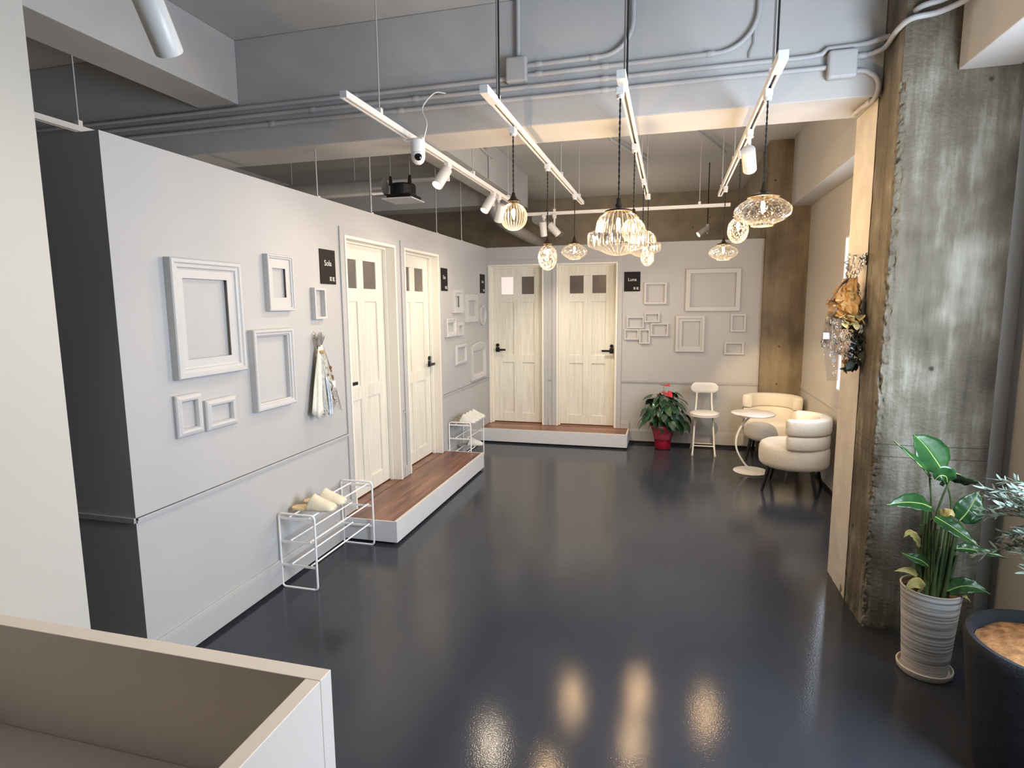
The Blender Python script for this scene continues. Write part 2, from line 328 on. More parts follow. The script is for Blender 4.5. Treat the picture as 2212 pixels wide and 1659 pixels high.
# ------------------------------------------------------------------ builders
class MB:
    def __init__(s): s.bm = bmesh.new()
    def box(s, x0, x1, y0, y1, z0, z1):
        v = [s.bm.verts.new(p) for p in ((x0, y0, z0), (x1, y0, z0), (x1, y1, z0), (x0, y1, z0), (x0, y0, z1), (x1, y0, z1), (x1, y1, z1), (x0, y1, z1))]
        for f in ((0, 3, 2, 1), (4, 5, 6, 7), (0, 1, 5, 4), (1, 2, 6, 5), (2, 3, 7, 6), (3, 0, 4, 7)): s.bm.faces.new([v[i] for i in f])
        return s
    def tube(s, pts, r, n=10, cap=True):
        pts = [Vector(p) for p in pts]; rs = r if isinstance(r, (list, tuple)) else [r] * len(pts)
        rings = []; up = None
        for i, p in enumerate(pts):
            if i == 0: d = pts[1] - p
            elif i == len(pts) - 1: d = p - pts[i - 1]
            else: d = (pts[i + 1] - p).normalized() + (p - pts[i - 1]).normalized()
            if d.length < 1e-9: d = Vector((0, 0, 1))
            d.normalize()
            if up is None: up = d.orthogonal().normalized()
            else:
                up = up - d * up.dot(d)
                up = up.normalized() if up.length > 1e-6 else d.orthogonal().normalized()
            b = d.cross(up)
            rings.append([s.bm.verts.new(p + (up * math.cos(2 * PI * k / n) + b * math.sin(2 * PI * k / n)) * rs[i]) for k in range(n)])
        for a, c in zip(rings, rings[1:]):
            for k in range(n): s.bm.faces.new((a[k], a[(k + 1) % n], c[(k + 1) % n], c[k]))
        if cap:
            s.bm.faces.new(rings[0][::-1]); s.bm.faces.new(rings[-1])
        return s
    def lathe(s, prof, n=32, c=(0, 0, 0), cap0=False, cap1=False, wob=None):
        rings = []
        for (r, z) in prof:
            ring = []
            for k in range(n):
                a = 2 * PI * k / n; rr = max(r, 1e-4)
                if wob: rr *= wob(a, z)
                ring.append(s.bm.verts.new((c[0] + rr * math.cos(a), c[1] + rr * math.sin(a), c[2] + z)))
            rings.append(ring)
        for a, b in zip(rings, rings[1:]):
            for k in range(n): s.bm.faces.new((a[k], a[(k + 1) % n], b[(k + 1) % n], b[k]))
        if cap0: s.bm.faces.new(rings[0][::-1])
        if cap1: s.bm.faces.new(rings[-1])
        return s
    def grid(s, fn, nu, nv):
        g = [[s.bm.verts.new(fn(i / nu, j / nv)) for j in range(nv + 1)] for i in range(nu + 1)]
        for i in range(nu):
            for j in range(nv): s.bm.faces.new((g[i][j], g[i + 1][j], g[i + 1][j + 1], g[i][j + 1]))
        return s
    def poly(s, pts):
        s.bm.faces.new([s.bm.verts.new(p) for p in pts]); return s
    def prism(s, outline, y0, y1):
        a = [s.bm.verts.new((x, y0, z)) for x, z in outline]; b = [s.bm.verts.new((x, y1, z)) for x, z in outline]
        n = len(outline)
        s.bm.faces.new(a); s.bm.faces.new(b[::-1])
        for k in range(n): s.bm.faces.new((a[k], b[k], b[(k + 1) % n], a[(k + 1) % n]))
        return s
    def xform(s, M): bmesh.ops.transform(s.bm, matrix=M, verts=s.bm.verts); return s
    def build(s, name, m, parent=None, smooth=False, bevel=0.0, seg=2, solid=0.0, sub=0):
        bmesh.ops.recalc_face_normals(s.bm, faces=s.bm.faces)
        me = bpy.data.meshes.new(name); s.bm.to_mesh(me); s.bm.free()
        if smooth:
            for p in me.polygons: p.use_smooth = True
            me.set_sharp_from_angle(angle=R(50))
        me.materials.append(m)
        o = bpy.data.objects.new(name, me); COL.objects.link(o)
        if parent: o.parent = parent
        if solid:
            k = o.modifiers.new('thickness', 'SOLIDIFY'); k.thickness = solid; k.offset = 0
        if bevel:
            k = o.modifiers.new('bevel', 'BEVEL'); k.width = bevel; k.segments = seg; k.limit_method = 'ANGLE'; k.angle_limit = R(40)
        if sub:
            k = o.modifiers.new('subdivision', 'SUBSURF'); k.levels = sub; k.render_levels = sub
        return o

def tag(o, label, cat, group=None, kind=None):
    o['label'] = label; o['category'] = cat
    if group: o['group'] = group
    if kind: o['kind'] = kind
    return o
def thing(name, label, cat, loc=(0, 0, 0), rotz=0.0, group=None, kind=None):
    o = bpy.data.objects.new(name, None); o.empty_display_size = .05; COL.objects.link(o)
    o.location = loc; o.rotation_euler = (0, 0, rotz)
    return tag(o, label, cat, group, kind)
def struct(name, mb, m, label, cat, smooth=False, bevel=0.0):
    o = mb.build(name, m, None, smooth, bevel); return tag(o, label, cat, None, 'structure')
def dup(root, loc, rotz, label, group=None):
    r = root.copy(); COL.objects.link(r); r.location = loc; r.rotation_euler = (0, 0, rotz); r['label'] = label
    if group: r['group'] = group
    for ch in list(root.children):
        c = ch.copy(); COL.objects.link(c); c.parent = r
        for g in list(ch.children):
            d = g.copy(); COL.objects.link(d); d.parent = c
    return r
def arc(c, r, a0, a1, n, ax=(1, 0, 0), ay=(0, 0, 1)):
    c = Vector(c); ax = Vector(ax); ay = Vector(ay)
    return [c + (ax * math.cos(a0 + (a1 - a0) * i / n) + ay * math.sin(a0 + (a1 - a0) * i / n)) * r for i in range(n + 1)]
def bez(p0, p1, p2, p3, n=12):
    p0, p1, p2, p3 = map(Vector, (p0, p1, p2, p3)); o = []
    for i in range(n + 1):
        t = i / n; o.append(p0 * (1 - t) ** 3 + p1 * 3 * t * (1 - t) ** 2 + p2 * 3 * t * t * (1 - t) + p3 * t ** 3)
    return o
def smoothpath(pts, n=8):
    """Catmull-Rom through points"""
    P = [Vector(p) for p in pts]; P = [P[0] * 2 - P[1]] + P + [P[-1] * 2 - P[-2]]; o = []
    for i in range(1, len(P) - 2):
        for k in range(n):
            t = k / n; a, b, c, d = P[i - 1], P[i], P[i + 1], P[i + 2]
            o.append(.5 * ((2 * b) + (c - a) * t + (2 * a - 5 * b + 4 * c - d) * t * t + (3 * b - a - 3 * c + d) * t ** 3))
    o.append(P[-2]); return o

# ------------------------------------------------------------------ key measures (metres)
XW, YD = -2.205, 7.0725          # faces of the left and the far partition
ZT, ZD, ZP = 2.353, 0.742, 0.172 # partition top, dado rail, step deck
ZC, ZB = 3.357, 2.67             # ceiling slab, beam soffit
XR = 1.41                        # window wall on the right

# ------------------------------------------------------------------ setting
struct('floor', MB().box(-5.4, 2.2, -2.6, 9.9, -.1, 0), FLOOR, 'glossy dark navy resin floor of the whole room', 'floor')
struct('ceiling', MB().box(-5.4, 2.2, -2.6, 9.9, ZC, ZC + .15), CEIL, 'grey painted concrete ceiling slab high above the beams', 'ceiling')
# partitions with door openings: (horizontal start, end) of each opening
def wall_with_holes(mk, a0, a1, z1, holes):
    mb = MB(); cur = a0
    for (h0, h1, hz) in holes:
        mk(mb, cur, h0, 0, z1); mk(mb, h0, h1, hz, z1); cur = h1
    mk(mb, cur, a1, 0, z1)
    return mb
DTOP = 2.146
D1, D2, D3, D4 = (3.735, 4.525), (4.688, 5.467), (-2.181, -1.481), (-1.326, -.597)
struct('wall_left', wall_with_holes(lambda b, p, q, z0, z1: b.box(XW - .12, XW, p, q, z0, z1), 1.943, YD + .12, ZT, [(*D1, DTOP), (*D2, DTOP)]), WALL,
       'pale grey partition wall on the left hung with empty frames', 'wall')
struct('wall_far', wall_with_holes(lambda b, p, q, z0, z1: b.box(p, q, YD, YD + .12, z0, z1), XW, .979, ZT, [(*D3, DTOP), (*D4, DTOP)]), WALL,
       'pale grey partition wall at the far end with two cream doors', 'wall')
struct('wall_front', MB().box(-4.6, XW - .12, 1.943, 2.06, 0, ZT), WALL, 'shaded short end of the left partition facing the counter', 'wall')
struct('wall_white', MB().box(-1.62, -1.5, -2.4, 1.154, 0, ZC), WHITEWALL, 'bright white wall at the left edge of the picture', 'wall')
# inside of the treatment rooms, seen only over the partition
struct('wall_outer', MB().box(-5.3, -5.2, -2.5, 9.8, 0, ZC), CEIL, 'dim grey outer wall seen over the left partition', 'wall')
struct('wall_rear', MB().box(-5.3, 2.1, 9.7, 9.85, 0, ZC), CONCRETEDARK, 'dark brown concrete rear wall seen above the far partition', 'wall')
# right hand side
def right_wall():
    mb = MB(); y0, y1, wz0, wz1 = 4.15, 5.625, .900, 2.200
    mb.box(XR, XR + .12, 3.85, y0, 0, ZC).box(XR, XR + .12, y1, 7.02, 0, ZC).box(XR, XR + .12, y0, y1, 0, wz0).box(XR, XR + .12, y0, y1, wz1, ZC)
    return mb
struct('wall_right', right_wall(), BEIGEWALL, 'warm grey right wall behind the two armchairs', 'wall')
struct('wall_alcove', MB().box(1.57, 1.78, -2.5, 1.15, 0, ZC).box(1.57, 1.78, 2.35, 3.72, 0, ZC).box(1.57, 1.78, 1.15, 2.35, 0, .88).box(1.57, 1.78, 1.15, 2.35, 2.38, ZC).box(1.46, 1.57, 3.285, 3.40, 0, ZC).box(1.47, 1.57, 2.55, 2.72, 0, ZB), BEIGEWALL, 'greyish beige wall right of the concrete pillar behind the plants, with an added unseen shading pier', 'wall')  # last box: unseen pier, added to keep daylight off the pillar's right part
struct('wall_back', MB().box(-5.3, 1.78, -2.6, -2.45, 0, ZC), WALL, 'plain wall behind the photographer', 'wall')
struct('window_2', MB().box(1.62, 1.66, 1.15, 1.19, .88, 2.38).box(1.62, 1.66, 2.31, 2.35, .88, 2.38).box(1.62, 1.66, 1.19, 2.31, .88, .92).box(1.62, 1.66, 1.19, 2.31, 2.34, 2.38), WINFRAME,
       'frame of the street window beside the photographer', 'window')
struct('wall_recess', MB().box(1.0, 1.12, 7.5, 9.7, 0, ZC), CONCRETEDARK, 'brown concrete wall behind the far column above the partition', 'wall')
# concrete column at the far right corner
struct('trim_1', MB().box(.979, XR + .06, 7.0, 7.5, 0, ZC), CONCRETEWARM, 'bare brown concrete column in the far right corner behind the armchairs', 'column')

def pillar():
    x0, x1, y0, y1 = .99, 1.47, 3.2, 3.85
    path = [(x0, y1 - (y1 - y0) * i / 26) for i in range(24)]
    n = 14
    path += [(x0, y0 + .05 * (1 - i / n)) for i in range(n)] + [(x0 + .05 * i / n, y0) for i in range(n)]
    path += [(x0 + .05 + (x1 - x0 - .05) * i / 24, y0) for i in range(25)] + [(x1, y0 + .3), (x1, y1)]
    nz = 300; mb = MB(); bm = mb.bm; cols = []
    for (x, y) in path:
        c = []
        for j in range(nz + 1):
            z = ZC * j / nz
            d = max(x - x0, 0) + max(y - y0, 0)            # distance from the arris along the faces
            on_edge = max(0, 1 - d / .035)
            chip = on_edge * (.004 + .030 * max(0, noise.noise(Vector((x * 30, y * 30, z * 20)))) + .022 * max(0, noise.noise(Vector((3 + x * 40, 7 + y * 40, z * 55)))))
            if z > 2.68: chip *= .3
            rough = .0025 * noise.noise(Vector((x * 14, y * 14, z * 14)))
            foot = .02 * max(0, (.12 - z) / .12) * noise.noise(Vector((x * 20, y * 20, z * 20)))
            px, py = x, y
            if x <= x0 + .05 and y <= y0 + .05: px += chip * .7; py += chip * .7
            if y > y0 + 1e-6 and x < x1: px += rough - foot * .5
            else: py += rough - foot * .5
            c.append(bm.verts.new((px, py, z)))
        cols.append(c)
    for a, b in zip(cols, cols[1:]):
        for j in range(nz): bm.faces.new((a[j], b[j], b[j + 1], a[j + 1]))
    return mb
struct('trim_2', pillar(), CONCRETE, 'large bare grey concrete pillar on the right with a chipped edge', 'pillar', smooth=False)
def paint_band():
    mb = MB()
    mb.grid(lambda u, v: (.986 - .004 * noise.noise(Vector((u * 9, v * 40, 1))) * (1 if v < .06 else .2), 3.50 + .352 * u + (.006 * noise.noise(Vector((v * 30, 2, 5))) if u == 0 else 0), .0 + ZB * v), 8, 120)
    mb.box(.9885, .992, 3.504, 3.852, 0, ZB)
    mb.box(.986, 1.40, 3.85, 3.858, 0, ZB)
    return mb
struct('trim_3', paint_band(), PLASTER, 'strip of old white paint down the rear part of the concrete pillar', 'trim')
# beams
def box_struct(n, b, m, label): return struct(n, MB().box(*b), m, label, 'beam', bevel=.006)
box_struct('trim_4', (-5.2, .99, 3.46, 3.83, ZB, ZC), BEAM, 'grey painted main beam crossing the room under the conduits')
box_struct('trim_5', (-3.055, -2.753, -2.4, 3.46, 2.962, ZC), BEAM, 'grey painted joist running into the main beam at upper left')
box_struct('trim_6', (-2.19, -1.87, 3.83, 7.53, 2.962, ZC), BEAM, 'grey painted joist behind the main beam above the left partition')
box_struct('trim_7', (-5.2, -1.87, 7.53, 7.9, 2.94, ZC), BEAM, 'grey cross beam at the rear above the left rooms')
box_struct('trim_8', (1.21, 1.448, -2.4, 3.2, ZB, ZC), BEAM, 'grey painted beam at upper right running into the concrete pillar')
box_struct('trim_9', (1.215, XR, 3.85, 7.0, ZB, ZC), BEAM, 'pale beam along the top of the right wall above the armchairs')
# dado rails, baseboards, black shadow plinths
def profile_run(name, runs, z0, z1, t, m, label, cat, face):
    mb = MB()
    for (p, q) in runs:
        if face == 'L': mb.box(XW, XW + t, p, q, z0, z1); mb.box(XW, XW + t * 1.5, p, q, z0 + (z1 - z0) * .55, z1)
        elif face == 'F': mb.box(p, q, YD - t, YD, z0, z1); mb.box(p, q, YD - t * 1.5, YD, z0 + (z1 - z0) * .55, z1)
    return struct(name, mb, m, label, cat, bevel=.001)
L_RUNS = [(1.943, 3.68), (4.58, 4.635), (5.52, YD)]
F_RUNS = [(-1.425, -1.38), (-.543, .979)]
profile_run('trim_10', L_RUNS, .731, .753, .010, WALL, 'thin dado rail along the left partition', 'dado rail', 'L')
profile_run('trim_11', F_RUNS, .731, .753, .010, WALL, 'thin dado rail along the far partition', 'dado rail', 'F')
struct('trim_12', MB().box(XR - .010, XR, 3.9, 7.0, .731, .753), BEIGEWALL, 'thin dado rail along the right wall', 'dado rail')
def base_L():
    mb = MB()
    for p, q, z in ((1.93, 3.575, .02), (5.569, 6.709, .02)):
        mb.box(XW, XW + .012, p, q, z, z + .145); mb.box(XW, XW + .020, p, q, z, z + .132)
    for p, q in ((4.58, 4.635), (5.52, 5.569), (3.575, 3.68)):
        mb.box(XW, XW + .016, p, q, ZP, ZP + .085); mb.box(XW, XW + .010, p, q, ZP, ZP + .1)
    mb.box(XW, XW + .014, 6.709, YD, ZP, ZP + .09)
    return mb
struct('baseboard_left', base_L(), WALL, 'pale baseboard along the foot of the left partition', 'baseboard', bevel=.002)
def base_F():
    mb = MB()
    mb.box(-.437, .979, YD - .014, YD, .03, .155).box(-.437, .979, YD - .009, YD, .03, .17)
    for p, q in ((-1.425, -1.38), (-.543, -.437)): mb.box(p, q, YD - .016, YD, ZP, ZP + .07).box(p, q, YD - .011, YD, ZP, ZP + .09)
    return mb
struct('baseboard_far', base_F(), WALL, 'pale baseboard along the foot of the far partition', 'baseboard', bevel=.002)
struct('baseboard_right', MB().box(XR - .014, XR, 3.9, 7.0, .03, .13), BEIGEWALL, 'low baseboard along the foot of the right wall', 'baseboard', bevel=.002)
struct('baseboard_front', MB().box(-4.6, XW + .001, 1.929, 1.943, .0, .175), WALL, 'baseboard along the shaded end of the left partition', 'baseboard', bevel=.002)
struct('trim_13', MB().box(-4.6, XW, 1.933, 1.943, .731, .753), WALL, 'dado rail across the shaded end of the left partition', 'dado rail')
struct('trim_14', MB().box(XW, XW + .006, 1.95, 3.575, 0, .022).box(XW, XW + .006, 5.569, 6.709, 0, .022).box(-.437, .979, YD - .006, YD, 0, .032).box(XR - .006, XR, 3.9, 7.0, 0, .032), SKIRTBLACK,
       'thin black gap line under the baseboards', 'plinth')
# window in the right wall
wn = thing('window_1', 'bright frosted window in the right wall behind the hanging bouquet', 'window', (XR, 4.8875, .900), 0, None, 'structure')
MB().box(.004, .012, -.723, .723, .014, 1.286).build('window_pane', WINGLOW, wn)
fr = MB()
for b in ((.0, .1, -.7374, -.723, 0, 1.3), (.0, .1, .723, .7374, 0, 1.3), (.0, .1, -.723, .723, 0, .014), (.0, .1, -.723, .723, 1.286, 1.3)): fr.box(*b)
fr.build('window_frame', WINFRAME, wn, bevel=.002)

# ------------------------------------------------------------------ door steps (raised entries)
def step(name, label, loc, sx, sy, mdeck):
    t = thing(name, label, 'step', loc)
    MB().box(.03, sx - .03, .03, sy - .03, 0, .03).build('plinth', SKIRTBLACK, t)
    if mdeck is DECKY:      # runs along the left wall: front face towards +x
        MB().box(0, sx - .018, .012, sy - .012, .13, ZP - .003).build('wood_deck', mdeck, t)
        MB().box(sx - .018, sx, 0, sy, .02, ZP).box(0, sx - .018, 0, .012, .02, ZP - .001).box(0, sx - .018, sy - .012, sy, .02, ZP - .001).build('fascia', STEPWHITE, t, bevel=.0015)
        MB().box(sx - .020, sx - .001, 0, sy, ZP - .0005, ZP + .0012).build('edge_strip', DECKEDGE, t)
    else:
        MB().box(0, sx - .018, .018, sy, .13, ZP - .003).build('wood_deck', mdeck, t)
        MB().box(0, sx, 0, .018, .02, ZP).box(sx - .018, sx, .018, sy, .02, ZP).build('fascia', STEPWHITE, t, bevel=.0015)
        MB().box(0, sx, .001, .020, ZP - .0005, ZP + .0012).box(sx - .019, sx - .001, .02, sy, ZP - .0005, ZP + .0012).build('edge_strip', DECKEDGE, t)
    return t
step('door_step', 'long low wood-topped step in front of the two left doors', (XW + .0005, 3.575, 0), 1.7897 * -1 - XW - .0005, 1.994, DECKY)
step('door_step', 'long low wood-topped step in front of the two far doors', (XW + .0005, 6.709, 0), -.437 - XW - .0005, YD - .0005 - 6.709, DECKX)

# ------------------------------------------------------------------ doors. local: x along wall, -y towards the room, z from floor
def door(name, label, loc, rotz, w, cols, slab, latch, lit, handle_z=1.10, recess=.09, with_lock=True):
    """w: (x0,x1) casing outer; cols: two (x0,x1) glazed columns; slab (x0,x1)"""
    t = thing(name, label, 'door', loc, rotz, None, 'structure')
    x0, x1 = w; zt = DTOP
    c = MB(); ct = .022
    c.box(x0, x0 + ct, -.018, recess + .05, ZP, zt).box(x1 - ct, x1, -.018, recess + .05, ZP, zt).box(x0 + ct, x1 - ct, -.018, recess + .05, zt - ct, zt)
    c.build('casing', CASING, t, bevel=.002)
    st = MB(); q = .014
    st.box(x0 + ct, x0 + ct + q, recess - .03, recess - .002, ZP, zt - ct).box(x1 - ct - q, x1 - ct, recess - .03, recess - .002, ZP, zt - ct).box(x0 + ct + q, x1 - ct - q, recess - .03, recess - .002, zt - ct - q, zt - ct)
    st.build('door_stop', CASING, t, bevel=.0015)
    sx0, sx1 = x0 + ct + .001, x1 - ct - .001
    (a0, a1), (b0, b1) = cols
    y0, y1 = recess, recess + .036
    s = MB(); zb, ztop = .181, zt - ct - .003
    zs = [(zb, .297), (.94, 1.04), (1.688, 1.788), (2.0, ztop)]
    for z0, z1 in zs: s.box(a0, b1, y0, y1, z0, z1)
    s.box(sx0, a0, y0, y1, zb, ztop).box(b1, sx1, y0, y1, zb, ztop).box(a1, b0, y0 + .0001, y1, .297, 2.0)
    slab_o = s.build('door_leaf', DOORWOOD, t, bevel=.0025)
    p = MB()
    for (u0, u1) in cols:
        p.box(u0 - .002, u1 + .002, y0 + .013, y1 - .006, .29, .945).box(u0 - .002, u1 + .002, y0 + .013, y1 - .006, 1.035, 1.69)
    p.build('panel', DOORWOOD, slab_o)
    for k, (u0, u1) in enumerate(cols):
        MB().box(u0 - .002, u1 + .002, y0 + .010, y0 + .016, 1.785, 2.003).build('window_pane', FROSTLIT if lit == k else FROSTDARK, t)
    MB().box(x0 + ct, x1 - ct, .0, recess + .06, ZP - .03, ZP).build('threshold', DECKY if abs(rotz) > 1 else DECKX, t)
    # surround painted like the wall
    g = MB(); sw = .052
    g.box(x0 - sw, x0 - .001, -.012, 0, ZP, zt + sw).box(x1 + .001, x1 + sw, -.012, 0, ZP, zt + sw).box(x0 - .001, x1 + .001, -.012, 0, zt + .001, zt + sw)
    g.build('surround', WALL, t, bevel=.0015)
    if latch:
        hx, sgn = latch
        h = MB(); h.box(hx - .024, hx + .024, y0 - .012, y0 - .0002, handle_z - .03, handle_z + .03)
        h.tube([(hx, y0 - .01, handle_z), (hx, y0 - .052, handle_z)], .010, 10)
        h.box(min(hx - sgn * .012, hx + sgn * .115), max(hx - sgn * .012, hx + sgn * .115), y0 - .062, y0 - .048, handle_z - .012, handle_z + .012)
        h.build('lever_handle', HANDLE, t, bevel=.002)
        if with_lock:
            k = MB(); k.tube([(hx + sgn * .0, y0 - .0002, handle_z + .055), (hx, y0 - .016, handle_z + .055)], .0215, 18)
            k.build('thumb_turn_lock', HANDLE, t, bevel=.002)
    return t
r90 = PI / 2
door('door_1', 'cream panelled door nearest the camera, right of the Sola sign', (XW, 0, 0), r90, D1, ((3.865, 4.067), (4.168, 4.370)), None, (3.80, 1), None, 1.085)
door('door_2', 'cream panelled door on the left wall just left of the Esa sign', (XW, 0, 0), r90, D2, ((4.815, 5.010), (5.120, 5.315)), None, (5.405, -1), None, 1.085)
door('door_3', 'cream panelled door with one bright pane in the far left corner', (0, YD, 0), 0, D3, ((-2.040, -1.886), (-1.780, -1.624)), None, (-2.095, 1), 0, 1.10)
door('door_4', 'cream panelled door on the far wall left of the Luna sign', (0, YD, 0), 0, D4, ((-1.181, -1.014), (-.908, -.744)), None, (-.668, -1), None, 1.10)

# ------------------------------------------------------------------ empty picture frames
def frame_mesh(w, h, bd, dp, style=0):
    """mitred moulding; local x 0..w, z 0..h, front towards -y"""
    prof = [(0, 0), (0, dp * .86), (bd * .10, dp), (bd * .38, dp), (bd * .50, dp * .84), (bd * .78, dp * .80), (bd * .86, dp * .62), (bd, dp * .55), (bd, 0)]
    if style == 1: prof = [(0, 0), (0, dp * .95), (bd * .08, dp), (bd * .92, dp), (bd, dp * .95), (bd, 0)]
    if style == 2: prof = [(0, 0), (0, dp * .55), (bd * .15, dp * .8), (bd * .55, dp), (bd * .85, dp * .9), (bd, dp * .45), (bd, 0)]
    mb = MB(); rings = []
    for t, d in prof:
        rings.append([mb.bm.verts.new(p) for p in ((t, -d, t), (w - t, -d, t), (w - t, -d, h - t), (t, -d, h - t))])
    for a, b in zip(rings, rings[1:] + rings[:1]):
        for k in range(4): mb.bm.faces.new((a[k], a[(k + 1) % 4], b[(k + 1) % 4], b[k]))
    return mb
def plate_with_hole(x0, x1, z0, z1, hx0, hx1, hz0, hz1, ya, yb):
    mb = MB()
    mb.box(x0, hx0, ya, yb, z0, z1).box(hx1, x1, ya, yb, z0, z1).box(hx0, hx1, ya, yb, z0, hz0).box(hx0, hx1, ya, yb, hz1, z1)
    return mb
def picture_frame(label, side, a0, a1, z0, z1, bd, dp, style=0, hole=None, group=None):
    w, h = a1 - a0, z1 - z0
    loc, rz = ((XW + .0006, a0, z0), r90) if side == 'L' else ((a0, YD - .0006, z0), 0)
    t = thing('picture_frame', label, 'picture frame', loc, rz, group)
    frame_mesh(w, h, bd, dp, style).build('moulding', FRAMEPAINT, t, bevel=.0008)
    if hole:
        b0, b1, c0, c1 = hole
        plate_with_hole(bd * .9, w - bd * .9, bd * .9, h - bd * .9, b0 - a0, b1 - a0, c0 - z0, c1 - z0, -dp * .55, -dp * .55 + .004).build('mat_board', FRAMEPAINT, t)
    return t
GL, GF = 'empty frames on the left wall', 'empty frames on the far wall'
picture_frame('largest empty grey frame with wide mat, upper left on left wall', 'L', 2.200, 2.656, 1.322, 1.879, .052, .042, 0, (2.278, 2.564, 1.409, 1.789), GL)
picture_frame('small upright empty frame with narrow mat opening, right of the largest frame', 'L', 2.880, 3.111, 1.630, 1.948, .025, .034, 0, (2.934, 3.053, 1.707, 1.873), GL)
picture_frame('little deep empty frame just below the Sola sign', 'L', 3.322, 3.450, 1.573, 1.773, .016, .032, 1, None, GL)
picture_frame('tall empty moulded frame without mat, left of the white hanging bouquet', 'L', 2.717, 3.069, 1.080, 1.529, .040, .042, 0, None, GL)
picture_frame('upright small wide-moulded frame below the largest frame', 'L', 2.187, 2.346, 1.049, 1.248, .036, .026, 2, None, GL)
picture_frame('landscape small wide-moulded frame below the largest frame', 'L', 2.367, 2.579, 1.046, 1.199, .036, .026, 2, None, GL)
picture_frame('small upright matted frame topmost in the group by the far left corner', 'L', 5.840, 6.120, 1.576, 1.823, .035, .032, 1, (5.912, 6.024, 1.637, 1.754), GL)
picture_frame('medium upright frame left of the oval frame, far left corner', 'L', 6.232, 6.638, 1.467, 1.780, .072, .032, 1, None, GL)
picture_frame('small stepped frame lowest left beside the second left door', 'L', 5.609, 5.889, 1.333, 1.527, .055, .036, 0, None, GL)
picture_frame('tiny upright frame beside the small stepped frame', 'L', 5.928, 6.128, 1.332, 1.482, .042, .030, 1, None, GL)
picture_frame('thin nearly square frame below the tiny frame, left wall', 'L', 5.885, 6.230, 1.018, 1.240, .045, .030, 2, None, GL)
def arched():
    a0, a1, z0, z1 = 6.400, 6.935, .786, 1.225; w, h = a1 - a0, z1 - z0
    t = thing('picture_frame', 'frame with an arched top lowest in the far left corner', 'picture frame', (XW + .0006, a0, z0), r90, GL)
    def outl(ins, rise):
        pts = [(ins, ins), (w - ins, ins)]
        for i in range(13):
            u = i / 12; x = (w - ins) - (w - 2 * ins) * u
            pts.append((x, h - .03 - ins + rise * math.sin(PI * u)))
        return pts
    mb = MB(); rings = []
    for ins, rise, d in ((0, .03, 0), (0, .03, .026), (.012, .03, .030), (.05, .03, .026), (.066, .0, .018), (.07, .0, 0)):
        rings.append([mb.bm.verts.new((x, -d, z)) for x, z in outl(ins, rise)])
    n = len(rings[0])
    for a, b in zip(rings, rings[1:] + rings[:1]):
        for k in range(n): mb.bm.faces.new((a[k], a[(k + 1) % n], b[(k + 1) % n], b[k]))
    mb.build('moulding', FRAMEPAINT, t)
arched()
def oval():
    t = thing('picture_frame', 'oval empty frame in the far left corner below the small black sign', 'picture frame', (XW + .0006, 6.865, 1.534), r90, GL)
    mb = MB(); rings = []; n = 40
    for ins, d in ((0, 0), (0, .018), (.008, .024), (.026, .024), (.034, .014), (.036, 0)):
        rings.append([mb.bm.verts.new(((.118 - ins) * math.cos(2 * PI * k / n), -d, (.121 - ins) * math.sin(2 * PI * k / n))) for k in range(n)])
    for a, b in zip(rings, rings[1:] + rings[:1]):
        for k in range(n): mb.bm.faces.new((a[k], a[(k + 1) % n], b[(k + 1) % n], b[k]))
    mb.build('moulding', FRAMEPAINT, t, smooth=True)
oval()
picture_frame('largest landscape empty frame high on the far wall', 'F', .167, .751, 1.568, 2.038, .048, .030, 1, None, GF)
picture_frame('squarish thin empty frame just right of the Luna sign', 'F', -.294, -.041, 1.650, 1.901, .025, .026, 1, None, GF)
picture_frame('upright matted empty frame below the large landscape frame', 'F', .068, .385, 1.104, 1.517, .030, .028, 1, (.138, .336, 1.167, 1.455), GF)
picture_frame('small upright empty frame at the right end of the far wall', 'F', .660, .822, 1.336, 1.536, .022, .022, 1, None, GF)
picture_frame('small landscape empty frame lowest at right end of the far wall', 'F', .602, .814, 1.078, 1.224, .024, .022, 1, None, GF)
cl = thing('collage_frame', 'joined cluster of five small empty frames on the far wall', 'picture frame', (-.513, YD - .0006, 1.193), 0, GF)
for i, (a0, a1, z0, z1) in enumerate(((-.489, -.290, 1.371, 1.511), (-.287, -.114, 1.442, 1.552), (-.213, -.015, 1.282, 1.434), (-.513, -.346, 1.238, 1.364), (-.343, -.216, 1.193, 1.364))):
    m = frame_mesh(a1 - a0, z1 - z0, .018, .022 if i % 2 else .024, 1)
    m.xform(Matrix.Translation((a0 + .513, 0, z0 - 1.193))).build('frame_cell', FRAMEPAINT, cl, bevel=.0008)

